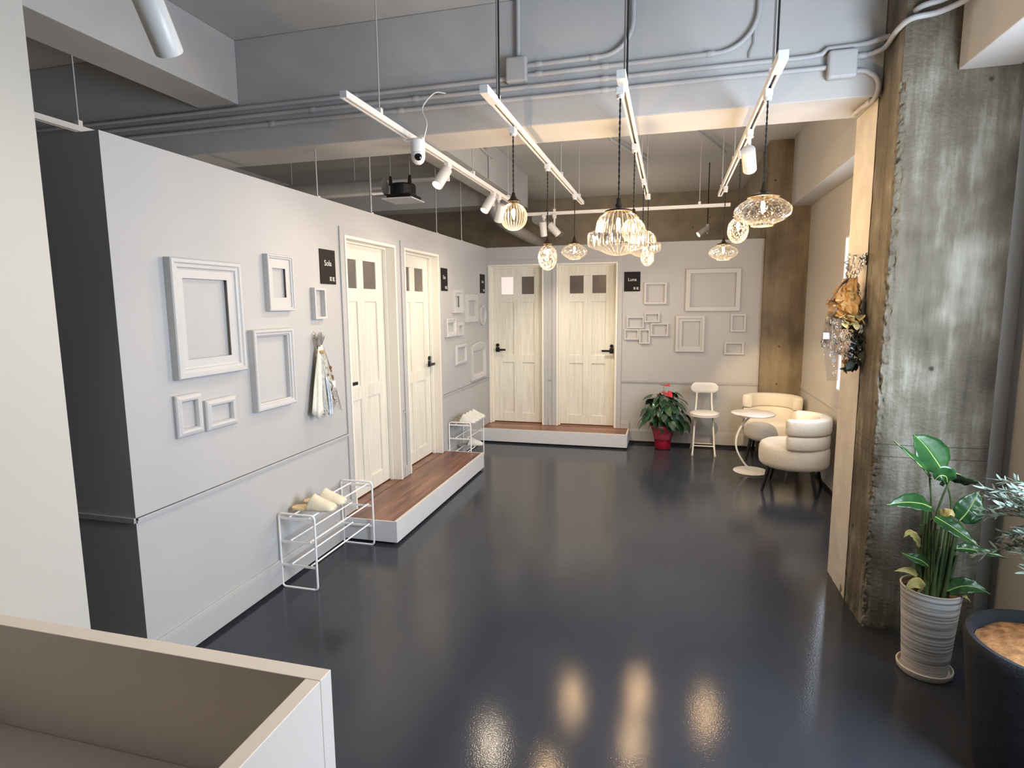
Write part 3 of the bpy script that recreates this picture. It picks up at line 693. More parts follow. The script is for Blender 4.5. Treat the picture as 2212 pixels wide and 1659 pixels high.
# ------------------------------------------------------------------ room signs
def text_mesh(name, s, size, m, parent, loc, align='CENTER', ext=.0004):
    cu = bpy.data.curves.new(name, 'FONT'); cu.body = s; cu.size = size; cu.align_x = align; cu.align_y = 'CENTER'; cu.extrude = ext; cu.resolution_u = 3
    tmp = bpy.data.objects.new(name, cu); COL.objects.link(tmp)
    dg = bpy.context.evaluated_depsgraph_get(); me = bpy.data.meshes.new_from_object(tmp.evaluated_get(dg)); me.name = name
    bpy.data.objects.remove(tmp); bpy.data.curves.remove(cu)
    me.materials.clear(); me.materials.append(m)
    o = bpy.data.objects.new(name, me); COL.objects.link(o); o.parent = parent
    o.location = loc; o.rotation_euler = (R(90), 0, 0)
    return o
def glyphs(x, z):
    """two dense white characters at the lower right of the sign"""
    mb = MB(); s = .026; y0, y1 = -.0062, -.0052; th = .0034
    def h(cx, a, b, zz): mb.box(cx + a * s, cx + b * s, y0, y1, zz - th / 2, zz + th / 2)
    def v(cx, a, z0, z1): mb.box(cx + a * s - th / 2, cx + a * s + th / 2, y0, y1, z0, z1)
    for cx in (x, x + .034):
        for k in range(5): h(cx, .04 if k in (0, 4) else .18, .96 if k in (0, 4) else .82, z + s * (.06 + .22 * k))
        v(cx, .2, z, z + s); v(cx, .8, z, z + s)
        if cx == x: v(cx, .5, z + s * .45, z + s * 1.08)
        else: h(cx, .6, 1.05, z - s * .02)
    return mb
def sign(word, side, a0, a1, z0=1.801, z1=2.026, label='', size=.052):
    w, h = a1 - a0, z1 - z0
    loc, rz = ((XW + .0006, a0, z0), r90) if side == 'L' else ((a0, YD - .0006, z0), 0)
    t = thing('room_sign', label, 'sign', loc, rz)
    MB().box(0, w, -.005, 0, 0, h).build('sign_plate', SIGN, t, bevel=.0006)
    text_mesh('room_name', word, size, SIGNTEXT, t, (w * .5, -.0056, h * .60))
    glyphs(w - .078, .022).build('characters', SIGNTEXT, t)
sign('Sola', 'L', 3.438, 3.620, label='black room sign lettered Sola left of the nearest door')
sign('Esa', 'L', 5.540, 5.722, label='black room sign just right of the second left door')
sign('Aria', 'L', 6.800, 6.985, label='black room sign in the far left corner above the oval frame', size=.045)
sign('Luna', 'F', -.526, -.341, label='black room sign lettered Luna right of the far right door')

# ------------------------------------------------------------------ reception counter
ct = thing('reception_counter', 'pinkish beige open-topped reception counter at lower left', 'counter', (-.576, .87, 0))
MB().box(-.922, 0, -.034, 0, 0, 1.0).build('front_panel', COUNTER, ct, bevel=.0015)
MB().box(-.030, 0, -.9, -.0342, 0, 1.0).build('side_panel', COUNTER, ct, bevel=.0015)
MB().box(-.922, -.0302, -.75, -.0342, .735, .770).build('worktop', COUNTER, ct, bevel=.0015)

# ------------------------------------------------------------------ shoe racks and slippers
def roundrect(w, h, r, n=5):
    pts = []
    for cx, cz, a in ((w - r, r, -90), (w - r, h - r, 0), (r, h - r, 90), (r, r, 180)):
        for i in range(n + 1):
            q = R(a + 90 * i / n); pts.append((cx + r * math.cos(q), cz + r * math.sin(q)))
    return pts
def shoe_rack(label, y0, y1):
    t = thing('shoe_rack', label, 'shoe rack', (-2.19, y0, 0))
    W, Hh, L = .237, .452, y1 - y0
    for y in (0, L):
        pts = [(x, y, z + .0025) for x, z in roundrect(W, Hh - .001, .022)]
        mb = MB(); loop = pts + pts[:2]; mb.tube(loop, .0066, 8, False)
        f = mb.build('side_frame', WIREWHITE, t, smooth=True)
        for z in (.428, .284, .140):
            MB().box(.004, W - .004, y - .0022, y + .0022, z - .008, z + .006).build('shelf_bar', WIREWHITE, f)
    for z in (.428, .284, .140):
        for fx in (.31, .85):
            MB().tube([(W * fx, -.004, z + .009), (W * fx, L + .004, z + .009)], .0052, 8).build('rail', WIREWHITE, t, smooth=True)
    return t
shoe_rack('white wire shoe rack standing against the left wall nearest the camera', 2.862, 3.548)
shoe_rack('white wire shoe rack beyond the left step in the far left corner', 5.645, 6.072)
def make_slipper(upper, sole):
    t = thing('slipper', '', 'slipper')
    def wid(u):   # half width along the length, heel u=0, toe u=1
        return .034 + .014 * math.sin(min(1, u * 1.15) * PI * .55) if u < .9 else (.046) * math.sqrt(max(0, 1 - ((u - .9) / .1) ** 2)) * .97 + .0005
    def hw(u): return wid(u) * (math.sqrt(max(0, 1 - ((.1 - u) / .1) ** 2)) if u < .1 else 1)
    L = .275
    mb = MB(); n = 28; top = []; bot = []
    for i in range(n + 1):
        u = i / n; ww = max(hw(u), .0006)
        top.append((u * L, -ww, ww)); bot.append(u)
    rows = [[mb.bm.verts.new((x, a, z)) for (a, z) in ((lo, 0), (lo, .012), (hi, .012), (hi, 0))] for (x, lo, hi) in top]
    for p, q in zip(rows, rows[1:]):
        for k in range(4): mb.bm.faces.new((p[k], p[(k + 1) % 4], q[(k + 1) % 4], q[k]))
    mb.bm.faces.new(rows[0]); mb.bm.faces.new(rows[-1][::-1])
    mb.build('sole', sole, t)
    ub = MB()
    def up(a, b):
        u = .36 + .64 * a; ww = max(hw(u), .0006) + .002; ht = .010 + (.070 * (1 - a) ** .9 + .010) * (1 if a < .97 else .5)
        th = PI * b; xx = u * L + .045 * math.sin(th) * (1 - a) ** 2
        return (xx, -ww * math.cos(th), .003 + (ht) * math.sin(th) ** .8)
    ub.grid(up, 18, 16)
    ub.build('upper', upper, t, smooth=True, solid=.003)
    return t
sl = make_slipper(SLIPPER, SLIPPERSOLE); sl.location = (-2.181, 2.985, .4437); sl.rotation_euler = (0, 0, R(7)); sl['label'] = 'cream slipper in front on the nearer shoe rack'; sl['group'] = 'cream slippers on the nearer rack'
dup(sl, (-2.183, 3.105, .4437), R(7), 'cream slipper behind its pair on the nearer shoe rack', 'cream slippers on the nearer rack')
sg = make_slipper(SLIPPERGREY, SOLEGREY); sg.location = (-2.19, 5.706, .4437); sg.rotation_euler = (0, 0, 0); sg['label'] = 'pale grey slipper nearest on top of the far shoe rack'; sg['group'] = 'pale grey slippers on the far rack'
GS = 'pale grey slippers on the far rack'
dup(sg, (-2.189, 5.8075, .4437), 0, 'pale grey slipper second from the front on top of the far rack', GS)
dup(sg, (-2.191, 5.909, .4437), 0, 'pale grey slipper third from the front on top of the far rack', GS)
dup(sg, (-2.188, 6.0105, .4437), 0, 'pale grey slipper rearmost on top of the far rack', GS)
dup(sg, (-2.18, 5.86, .1557), R(20), 'pale grey slipper alone on the lowest bars of the far rack', GS)

# ------------------------------------------------------------------ armchairs
def make_armchair():
    t = thing('armchair', '', 'armchair')
    n = 48; rs = .275
    def seatw(a, z): return 1 + .035 * math.cos(2 * a)
    prof = [(.06, .215), (.20, .212), (.250, .220), (.270, .240), (.278, .27), (.280, .33), (.277, .385), (.266, .412), (.240, .428), (.15, .434), (.001, .436)]
    MB().lathe(prof, n, (0, 0, 0), True, False, seatw).build('seat', BOUCLE, t, smooth=True)
    # back: two stacked horseshoe rolls open towards -x
    def roll(z0, z1, r_in, r_out, a_end):
        mb = MB(); m = 40; q = 14; rings = []
        for i in range(m + 1):
            a = -a_end + 2 * a_end * i / m
            e = min(1, min(i, m - i) / 2.2); e = math.sqrt(max(.02, 1 - (1 - e) ** 2))
            ring = []
            for k in range(q):
                th = 2 * PI * k / q
                cx, cz = math.cos(th), math.sin(th)
                sx = math.copysign(abs(cx) ** .42, cx); sz = math.copysign(abs(cz) ** .42, cz)
                rr = (r_in + r_out) / 2 + (r_out - r_in) / 2 * sx * e; zz = (z0 + z1) / 2 + (z1 - z0) / 2 * sz * (e * .25 + .75)
                ring.append(mb.bm.verts.new((rr * math.cos(a), rr * math.sin(a) * 1.02, zz)))
            rings.append(ring)
        for p, r_ in zip(rings, rings[1:]):
            for k in range(q): mb.bm.faces.new((p[k], p[(k + 1) % q], r_[(k + 1) % q], r_[k]))
        mb.bm.faces.new(rings[0][::-1]); mb.bm.faces.new(rings[-1])
        return mb
    roll(.405, .530, .195, .284, R(98)).build('lower_backrest', BOUCLE, t, smooth=True)
    roll(.530, .672, .190, .292, R(100)).build('upper_backrest', BOUCLE, t, smooth=True)
    for sx in (-1, 1):
        for sy in (-1, 1):
            MB().tube([(sx * .17, sy * .17, .235), (sx * .215, sy * .205, .0)], [.019, .011], 12).build('leg', LEGBLACK, t, smooth=True)
    return t
ac = make_armchair(); ac.location = (1.075, 6.70, 0); ac.rotation_euler = (0, 0, R(75))
ac['label'] = 'cream round-backed armchair in the far corner facing the camera'; ac['group'] = 'cream boucle armchairs'
dup(ac, (1.095, 5.585, 0), R(-18), 'cream round-backed armchair nearer, seen from the side by right wall', 'cream boucle armchairs')

# ------------------------------------------------------------------ side table
tb = thing('side_table', 'small white C-shaped side table before the armchairs', 'side table', (.81, 6.08, 0))
MB().lathe([(.001, .594), (.198, .594), (.203, .590), (.203, .580), (.196, .574), (.001, .574)], 56).build('tabletop', TABLETOP, tb, smooth=True)
MB().lathe([(.001, .0), (.160, .0), (.163, .003), (.163, .010), (.158, .014), (.001, .014)], 56).build('base', CHAIRMETAL, tb, smooth=True)
pth = smoothpath([(.012, .0, .013), (-.055, .0, .075), (-.115, 0, .17), (-.146, 0, .262), (-.140, 0, .36), (-.105, 0, .45), (-.055, 0, .52), (-.005, 0, .573)], 5)
def strip(path, w, th):
    mb = MB(); P = [Vector(p) for p in path]; rings = []
    for i, p in enumerate(P):
        d = (P[min(i + 1, len(P) - 1)] - P[max(i - 1, 0)]).normalized(); nrm = Vector((d.z, 0, -d.x)).normalized()
        rings.append([mb.bm.verts.new(p + nrm * a * th + Vector((0, b * w, 0))) for a, b in ((-1, -1), (1, -1), (1, 1), (-1, 1))])
    for a, b in zip(rings, rings[1:]):
        for k in range(4): mb.bm.faces.new((a[k], a[(k + 1) % 4], b[(k + 1) % 4], b[k]))
    mb.bm.faces.new(rings[0]); mb.bm.faces.new(rings[-1][::-1])
    return mb
strip(pth, .014, .008).build('curved_stem', CHAIRMETAL, tb, bevel=.002)

# ------------------------------------------------------------------ folding chair
fc = thing('folding_chair', 'white folding chair with round seat and pill backrest by the far wall', 'chair', (.395, 6.72, 0), R(0))
MB().lathe([(.001, .438), (.140, .438), (.152, .443), (.155, .452), (.155, .458), (.150, .466), (.12, .474), (.001, .478)], 48).build('seat', CHAIRWHITE, fc, smooth=True)
MB().lathe([(.149, .431), (.157, .433), (.157, .440), (.149, .441)], 40).build('seat_rim', CHAIRMETAL, fc, smooth=True)
def pill():
    mb = MB(); W, Hh = .146, .060; nx, nz = 40, 12
    def h(x):
        e = abs(x) - (W - Hh); return Hh if e <= 0 else math.sqrt(max(0, Hh * Hh - e * e))
    def surf(sgn):
        def f(u, v):
            x = -W * math.cos(PI * u) * .9995; vv = 2 * v - 1; hh = max(h(x), .0008)
            rim = max(abs(vv), 1 - hh / Hh if abs(x) > W - Hh else 0)
            t = .017 * math.sqrt(max(0, 1 - rim ** 5))
            return (x, .165 - 1.3 * x * x + sgn * t, .718 + vv * hh)
        return f
    mb.grid(surf(-1), nx, nz); mb.grid(surf(1), nx, nz)
    bmesh.ops.remove_doubles(mb.bm, verts=mb.bm.verts, dist=.0002)
    return mb
pill().build('backrest', CHAIRWHITE, fc, smooth=True)
for s in (-1, 1):
    MB().tube(smoothpath([(s * .078, .158, .70), (s * .082, .14, .56), (s * .092, .10, .44), (s * .100, .035, .30), (s * .108, -.05, .13), (s * .118, -.115, .006)], 5), .0098, 10).build('front_leg', CHAIRMETAL, fc, smooth=True)
    MB().tube(smoothpath([(s * .088, -.05, .435), (s * .094, .03, .31), (s * .112, .13, .12), (s * .128, .20, .006)], 5), .0098, 10).build('rear_leg', CHAIRMETAL, fc, smooth=True)
    MB().lathe([(.0115, 0), (.0125, .006), (.0118, .024)], 12, (s * .118, -.116, 0), True, True).build('front_foot', CHAIRWHITE, fc, smooth=True)
MB().tube([(-.109, -.063, .10), (.109, -.063, .10)], .0075, 8).build('crossbar', CHAIRMETAL, fc, smooth=True)
MB().tube([(-.120, .165, .075), (.120, .165, .075)], .0075, 8).build('crossbar', CHAIRMETAL, fc, smooth=True)

# ------------------------------------------------------------------ potted red anthurium
def heart_leaf(mb, base, direction, length, width, droop=.5, roll=0.0, cup=.15):
    """heart-shaped leaf; the base is the stalk joint"""
    d = Vector(direction).normalized(); side = d.cross(Vector((0, 0, 1)))
    if side.length < .05: side = Vector((1, 0, 0))
    side.normalize(); up = side.cross(d).normalized()
    side, up = side * math.cos(roll) + up * math.sin(roll), up * math.cos(roll) - side * math.sin(roll)
    nu, nv = 8, 6; g = []
    for i in range(nu + 1):
        u = i / nu; row = []
        hw = width * .5 * (math.sin(PI * min(1, u * .84 + .16)) ** .8) * (1.12 - .35 * u)
        back = .22 * length if i == 0 else 0
        for j in range(nv + 1):
            v = j / nv * 2 - 1
            lobe = -.20 * length * (1 - u) ** 3 * (abs(v) ** 1.2)
            x = u * length + lobe
            z = -droop * length * (u ** 2) * .6 + cup * abs(v) * hw
            row.append(mb.bm.verts.new(Vector(base) + d * x + side * (hw * v) + up * z))
        g.append(row)
    for i in range(nu):
        for j in range(nv): mb.bm.faces.new((g[i][j], g[i + 1][j], g[i + 1][j + 1], g[i][j + 1]))
def anthurium():
    t = thing('potted_anthurium', 'red-flowered anthurium in a red wrapped pot by the far wall', 'potted plant', (-.045, 6.86, 0))
    MB().lathe([(.075, 0), (.088, .01), (.096, .16), (.104, .20), (.098, .20), (.09, .17), (.001, .165)], 28, (0, 0, 0), True, False, lambda a, z: 1 + .03 * math.sin(9 * a + z * 20)).build('pot', POTRED, t, smooth=True)
    MB().lathe([(.092, .10), (.100, .14), (.112, .19), (.132, .25), (.150, .285)], 44, (0, 0, 0), False, False, lambda a, z: 1 + (.05 + .4 * max(0, z - .18)) * math.sin(7 * a + 1) + .03 * math.sin(17 * a)).build('tissue_wrap', POTRED2, t, smooth=True, solid=.0015)
    rnd = random.Random(4); lv = MB(); st = MB()
    for i in range(64):
        a = rnd.uniform(0, 2 * PI); lvl = rnd.random()
        zz = .29 + .36 * lvl; rr = (.11 + .14 * rnd.random()) * (1.15 - .55 * max(0, lvl - .45) * 2 * .8)
        yy = .8 if math.sin(a) > 0 else 1.0
        b = Vector((rr * .9 * math.cos(a), rr * .9 * math.sin(a) * yy * .8, zz))
        dirn = Vector((math.cos(a), math.sin(a) * .7, -.15 - .65 * (1 - lvl) - .3 * rnd.random()))
        L = rnd.uniform(.085, .135)
        if b.y + dirn.normalized().y * L > .17: dirn.y *= .2; b.y = min(b.y, .10)
        heart_leaf(lv, b, dirn, L, L * rnd.uniform(.72, .88), rnd.uniform(.3, .8), rnd.uniform(-.5, .5))
        st.tube(bez((rnd.uniform(-.03, .03), rnd.uniform(-.03, .03), .16), (b.x * .2, b.y * .2, .26), (b.x * .7, b.y * .7, zz + .01), b, 6), .0022, 5)
    for (x, z, L, dx, dz, rl) in ((-.12, .49, .15, -.35, -.9, .2), (.0, .50, .16, .25, -1, -.1), (-.09, .37, .13, .2, -.9, .4), (.12, .43, .15, .4, -.9, -.3), (.06, .35, .14, .3, -.8, 0), (-.02, .33, .13, .25, -.9, .2), (.15, .55, .13, .9, -.5, 0), (-.17, .42, .13, -.5, -.9, .2), (.18, .36, .14, .7, -.7, .2), (-.19, .33, .12, -.8, -.6, 0)):
        heart_leaf(lv, (x, -.12, z), (dx, -.35, dz), L, L * .82, .35, rl)
    lv.build('foliage', LEAFANTH, t, smooth=True, solid=.0008)
    st.build('leaf_stems', STEM, t, smooth=True)
    for (x, y, z, L, m, sx, tilt) in ((.004, -.02, .735, .075, FLOWERRED, .9, .35), (.012, -.05, .655, .10, FLOWERRED, 1.0, -.55), (-.055, -.03, .63, .055, WILTED, .8, -.9), (.048, -.10, .52, .032, FLOWERPINK, .9, -.9)):
        fb = MB()
        heart_leaf(fb, (x - L * .35 * sx, y + .02, z), (.75, -.6, tilt * .35), L, L * .95, .3, .1, .25)
        heart_leaf(fb, (x + L * .30 * sx, y + .01, z + .002), (.6, -.75, tilt * .6), L * .8, L * .7, .6, -.5, .25) if L > .07 else None
        f = fb.build('flower', m, t, smooth=True, solid=.001)
        MB().tube([(x - .004, y, z + .004), (x + .008, y - .02, z + .034 * (L / .08))], [.0045, .002], 7).build('spadix', SPADIX, f, smooth=True)
        MB().tube(bez((0, 0, .17), (0, 0, .4), (x, y + .03, z - .2), (x - .008, y + .012, z), 8), .0022, 6).build('flower_stem', STEM, f, smooth=True)
    MB().lathe([(.001, .166), (.088, .168)], 20).build('soil', SOIL, t)
anthurium()

# ------------------------------------------------------------------ strelitzia in a ridged white pot
def strap_leaf(mb, rib, path, width, normal, fold=.15, taper=.75):
    """broad paddle leaf following a path; width across; normal roughly the facing direction"""
    P = smoothpath(path, 6); n = len(P); nv = 8; g = []
    nn = Vector(normal).normalized()
    for i, p in enumerate(P):
        u = i / (n - 1); d = (P[min(i + 1, n - 1)] - P[max(i - 1, 0)]).normalized()
        s = d.cross(nn); s.normalize(); up = s.cross(d)
        hw = width * .5 * max(.01, math.sin(PI * min(1, .06 + .94 * u) ** taper))
        g.append([mb.bm.verts.new(p + s * hw * (j / nv * 2 - 1) + up * (fold * hw * abs(j / nv * 2 - 1) + .003 * abs(j / nv * 2 - 1) * math.sin(u * 30 + j))) for j in range(nv + 1)])
    for a, b in zip(g, g[1:]):
        for j in range(nv): mb.bm.faces.new((a[j], b[j], b[j + 1], a[j + 1]))
    if rib is not None: rib.tube([p - nn * .001 for p in P], [.0032 * (1 - .8 * i / (n - 1)) for i in range(n)], 6)
def strelitzia():
    px, py = 1.150, 2.862
    t = thing('potted_strelitzia', 'broad-leaved green plant in a ridged white pot before the pillar', 'potted plant', (px, py, 0))
    MB().lathe([(.080, .018), (.088, .022), (.094, .10), (.103, .24), (.114, .385), (.117, .400), (.111, .402), (.106, .37), (.104, .33)], 48, (0, 0, 0), True).build('pot', POTRIDGED, t, smooth=True)
    MB().lathe([(.001, 0), (.098, 0), (.107, .012), (.109, .030), (.103, .032), (.097, .016), (.001, .014)], 48).build('saucer', POTCREAM, t, smooth=True)
    MB().lathe([(.001, .362), (.105, .355)], 24).build('soil', COIR, t)
    O = Vector((px, py, 0)); rel = lambda pts: [Vector(p) - O for p in pts]
    rnd = random.Random(2)
    def leaf(path, stalk, width, normal, m=LEAFBIG, fold=.15, taper=.75, rib=True):
        mb = MB(); strap_leaf(mb, None, rel(path), width, normal, fold, taper)
        o = mb.build('leaf', m, t, smooth=True, solid=.0012)
        if rib:
            r_ = MB(); P = smoothpath(rel(path), 6); nn = Vector(normal).normalized()
            r_.tube([p + nn * .0022 for p in P], [.0030 * (1 - .75 * i / (len(P) - 1)) for i in range(len(P))], 6); r_.build('midrib', MIDRIB, o, smooth=True)
        if stalk:
            s_ = MB(); s_.tube(smoothpath(rel(stalk), 6), [.0055 * (1 - .35 * i / ((len(stalk) - 1) * 6)) for i in range((len(stalk) - 1) * 6 + 1)], 8); s_.build('petiole', STALK, o, smooth=True)
    cam = (0, -1, .2)
    leaf([(1.083, 2.80, .908), (1.055, 2.79, .945), (1.010, 2.785, .990), (.934, 2.78, 1.065)], [(1.13, 2.86, .36), (1.105, 2.83, .65), (1.097, 2.80, .801), (1.083, 2.80, .908)], .062, (.45, -.45, .75), fold=.45)
    leaf([(1.150, 2.85, .925), (1.120, 2.86, .975), (1.085, 2.88, 1.03), (1.045, 2.90, 1.075)], [(1.16, 2.87, .36), (1.19, 2.86, .65), (1.190, 2.85, .80), (1.150, 2.85, .925)], .165, (.35, -.85, .35), fold=.12, taper=.95)
    leaf([(1.175, 2.80, .935), (1.215, 2.85, .915), (1.25, 2.90, .885), (1.275, 2.94, .85)], [(1.15, 2.84, .36), (1.12, 2.80, .70), (1.125, 2.78, .82), (1.150, 2.78, .905), (1.175, 2.80, .935)], .12, (-.25, -.3, .9), fold=-.25, taper=.9)
    leaf([(1.145, 2.79, .895), (1.125, 2.76, .93), (1.10, 2.75, .935), (1.085, 2.755, .915)], None, .085, (-.1, -1, .1), fold=.3, taper=1.0)
    leaf([(1.078, 2.75, .795), (1.03, 2.72, .818), (.96, 2.69, .828), (.888, 2.67, .818)], [(1.13, 2.84, .36), (1.105, 2.80, .60), (1.095, 2.775, .74), (1.078, 2.75, .795)], .088, (.0, -.62, .78), fold=.22, taper=.8)
    leaf([(1.10, 2.76, .752), (1.135, 2.72, .735), (1.18, 2.69, .705), (1.225, 2.66, .672)], [(1.14, 2.84, .36), (1.115, 2.80, .60), (1.09, 2.77, .72), (1.10, 2.76, .752)], .080, (.1, -.55, .83), fold=.18)
    leaf([(1.250, 2.90, .70), (1.275, 2.90, .74), (1.30, 2.91, .79), (1.322, 2.92, .83)], [(1.18, 2.87, .36), (1.22, 2.88, .58), (1.250, 2.90, .70)], .11, (-.2, -1, .1), fold=.15)
    leaf([(1.225, 2.86, .585), (1.27, 2.85, .590), (1.33, 2.83, .588), (1.395, 2.81, .580)], [(1.18, 2.86, .36), (1.20, 2.86, .50), (1.225, 2.86, .585)], .055, (0, -.5, .86), fold=.3)
    leaf([(1.195, 2.82, .405), (1.235, 2.80, .440), (1.28, 2.79, .448), (1.335, 2.78, .428)], None, .075, (-.2, -.7, .7), fold=.3)
    leaf([(1.105, 2.80, .520), (1.07, 2.78, .548), (1.03, 2.775, .562), (.992, 2.77, .578)], [(1.13, 2.85, .36), (1.12, 2.82, .46), (1.105, 2.80, .520)], .048, (0, -.75, .65), fold=.35)
    leaf([(1.066, 2.80, .470), (1.04, 2.79, .490), (1.01, 2.785, .496), (.972, 2.78, .489)], [(1.11, 2.84, .36), (1.09, 2.82, .42), (1.066, 2.80, .470)], .030, (0, -.8, .6), m=DRYLEAF, fold=.5)
    leaf([(1.066, 2.80, .600), (1.040, 2.79, .645), (1.015, 2.785, .665), (.998, 2.78, .645)], [(1.11, 2.84, .36), (1.08, 2.81, .50), (1.066, 2.80, .600)], .034, (.2, -.8, .6), m=DRYLEAF, fold=.7)
    leaf([(1.085, 2.80, .40), (1.065, 2.77, .445), (1.035, 2.755, .448), (1.008, 2.75, .420)], None, .050, (0, -.8, .6), m=DRYLEAF, fold=.4)
    leaf([(1.20, 2.84, .40), (1.225, 2.80, .415), (1.24, 2.77, .410), (1.255, 2.75, .398)], None, .02, (0, -.5, .85), m=DRYLEAF, fold=.4, rib=False)
    leaf([(1.12, 2.80, .742), (1.14, 2.775, .765), (1.155, 2.76, .775), (1.168, 2.75, .76)], None, .04, (0, -.8, .5), m=DRYLEAF, fold=.2, rib=False)
    for i in range(28):
        a = rnd.uniform(0, 2 * PI); r0 = rnd.uniform(.01, .055); x0, y0 = r0 * math.cos(a), r0 * math.sin(a)
        s_ = MB(); hgt = rnd.uniform(.55, .76)
        s_.tube(smoothpath([(x0, y0, .35), (x0 * 1.2, y0 * 1.2, .45), (x0 * 1.35 + .01, y0 * 1.3, hgt)], 6), [.0145 - .0095 * k / 12 for k in range(13)], 8)
        s_.build('stalk', STALK, t, smooth=True)
strelitzia()

# ------------------------------------------------------------------ olive tree in a dark stone pot
def olive():
    px, py = 1.290, 2.250
    t = thing('potted_olive_tree', 'silvery olive tree in a dark stone pot at the right edge', 'potted plant', (px, py, 0))
    MB().lathe([(.185, 0), (.200, .02), (.232, .25), (.252, .44), (.256, .485), (.250, .500), (.235, .500), (.226, .485), (.220, .42)], 56, (0, 0, 0), True).build('pot', POTSTONE, t, smooth=True)
    rnd = random.Random(11)
    MB().grid(lambda u, v: (.222 * u * math.cos(2 * PI * v), .222 * u * math.sin(2 * PI * v), .462 + .03 * (1 - u * u) + .014 * noise.noise(Vector((u * 9 * math.cos(2 * PI * v), u * 9 * math.sin(2 * PI * v), 3)))), 14, 40).build('coir_mulch', COIR, t, smooth=True)
    tr = MB(); tr.tube(smoothpath([(.03, .01, .44), (.035, 0, .62), (.02, .01, .80), (.03, .0, .98)], 6), [.016 - .006 * k / 18 for k in range(19)], 10)
    tips = []
    for i in range(90):
        a = rnd.uniform(0, 2 * PI); el = rnd.uniform(-.35, .8); L = rnd.uniform(.16, .30)
        b = Vector((.03, 0, rnd.uniform(.78, .98)))
        e = b + Vector((math.cos(a) * math.cos(el), math.sin(a) * math.cos(el), math.sin(el) * .55)) * L
        if e.x + px < .985: e.x = .985 - px + rnd.uniform(0, .05)
        if e.x + px > 1.53: e.x = 1.51 - px
        if e.y + py > 2.44: e.y = 2.44 - py
        m_ = (b + e) / 2 + Vector((0, 0, .03))
        P = smoothpath([b, m_, e - Vector((0, 0, .01))], 5); tr.tube(P, [.004 - .0028 * k / (len(P) - 1) for k in range(len(P))], 5); tips.append(P)
    tr.build('trunk', BARK, t, smooth=True)
    lv = MB()
    for P in tips:
        n = len(P)
        for k in range(2, n):
            for s in (-1, 1):
                for rep in range(3):
                    d = (P[k] - P[k - 1]).normalized(); sd = d.cross(Vector((0, 0, 1))).normalized() * s
                    dr = (d * rnd.uniform(.3, .9) + sd * rnd.uniform(.3, .9) + Vector((0, 0, rnd.uniform(-.3, .6)))).normalized()
                    L = rnd.uniform(.026, .044); wd = L * rnd.uniform(.09, .13)
                    p0 = P[k] + d * rnd.uniform(-.01, .01); w_ = dr.cross(Vector((rnd.uniform(-1, 1), rnd.uniform(-1, 1), 1))).normalized() * wd
                    if p0.x + dr.x * L + px < .955 or p0.y + dr.y * L + py > 2.50 or p0.x + dr.x * L + px > 1.55: continue
                    lv.poly([p0, p0 + dr * L * .22 + w_ * .75, p0 + dr * L * .5 + w_, p0 + dr * L * .8 + w_ * .6, p0 + dr * L, p0 + dr * L * .8 - w_ * .6, p0 + dr * L * .5 - w_, p0 + dr * L * .22 - w_ * .75])
    lv.build('foliage', OLIVELEAF, t, solid=.0006)
olive()

# ------------------------------------------------------------------ ceiling services: lighting tracks
ZK = 2.580   # underside of the tracks
def track(label, p0, p1, rods, feed, zk=ZK):
    """p0,p1 ends (x,y); rods: list of (fraction, top z, double)"""
    a, b = Vector((*p0, 0)), Vector((*p1, 0)); d = (b - a); L = d.length; rz = math.atan2(d.y, d.x)
    t = thing('lighting_track', label, 'lighting track', (a.x, a.y, zk), rz)
    h = MB(); hw = .0175
    h.box(0, L, -hw, -.006, 0, .030).box(0, L, .006, hw, 0, .030).box(0, L, -.006, .006, .012, .030).box(0, .012, -.006, .006, 0, .012).box(L - .012, L, -.006, .006, 0, .012)
    h.build('rail', TRACKWHITE, t, bevel=.001)
    MB().box(.0121, L - .0121, -.0059, .0059, .0095, .0119).build('conductor_slot', BLACK, t)
    if feed:
        MB().box(-.004, .16, -.0195, .0195, -.002, .034).build('feed_box', TRACKWHITE, t, bevel=.0015)
    for (s, zt, dbl) in rods:
        x = s * L
        rod = MB().tube([(x, 0, .030), (x, 0, zt - zk)], .0042, 8)
        ro = rod.build('suspension_rod', RODGREY, t, smooth=True)
        MB().box(x - .012, x + .012, -.014, .014, .030, .058).build('rod_clip', TRACKWHITE, ro)
        if dbl:
            MB().tube([(x - .012, -.013, .03), (x - .012, -.013, zt - zk)], .0045, 8).build('power_cable', CORD, ro, smooth=True)
    return t
T1, T2, T3, T4 = -1.440, -.818, -.222, .395
track('leftmost ceiling lighting track carrying the security camera', (T1, 2.50), (T1, 5.52), [(.115, ZC, False), (.60, ZC, False), (.93, ZC, False)], False)
track('second ceiling lighting track from the left, with three pendants', (T2, 2.62), (T2, 5.66), [(.07, ZC, True), (.63, ZC, False), (.93, ZC, False)], True)
track('third ceiling lighting track, with the bell glass pendants', (T3, 2.62), (T3, 5.58), [(.06, ZC, True), (.62, ZC, False), (.95, ZC, False)], True)
track('rightmost ceiling lighting track with an angled spotlight', (T4, 2.60), (T4, 5.62), [(.085, ZC, True), (.60, ZC, False), (.93, ZC, False)], True)
track('crosswise lighting track over the far end of the room', (-1.50, 6.20), (.535, 6.20), [(.155, ZC, False), (.86, ZC, False)], False)
track('crosswise lighting track at the top left corner of the picture', (-2.9, 1.40), (-1.0, 1.40), [(.5, ZC, False)], False, 2.558)
track('lighting track overhead above the counter', (-.267, .10), (-.267, 1.60), [(.2, ZC, False)], False, 2.548)
lt = track('broad white track above the left treatment room', (-3.05, 2.1), (-3.05, 4.6), [(.19, 2.962, False)], False)

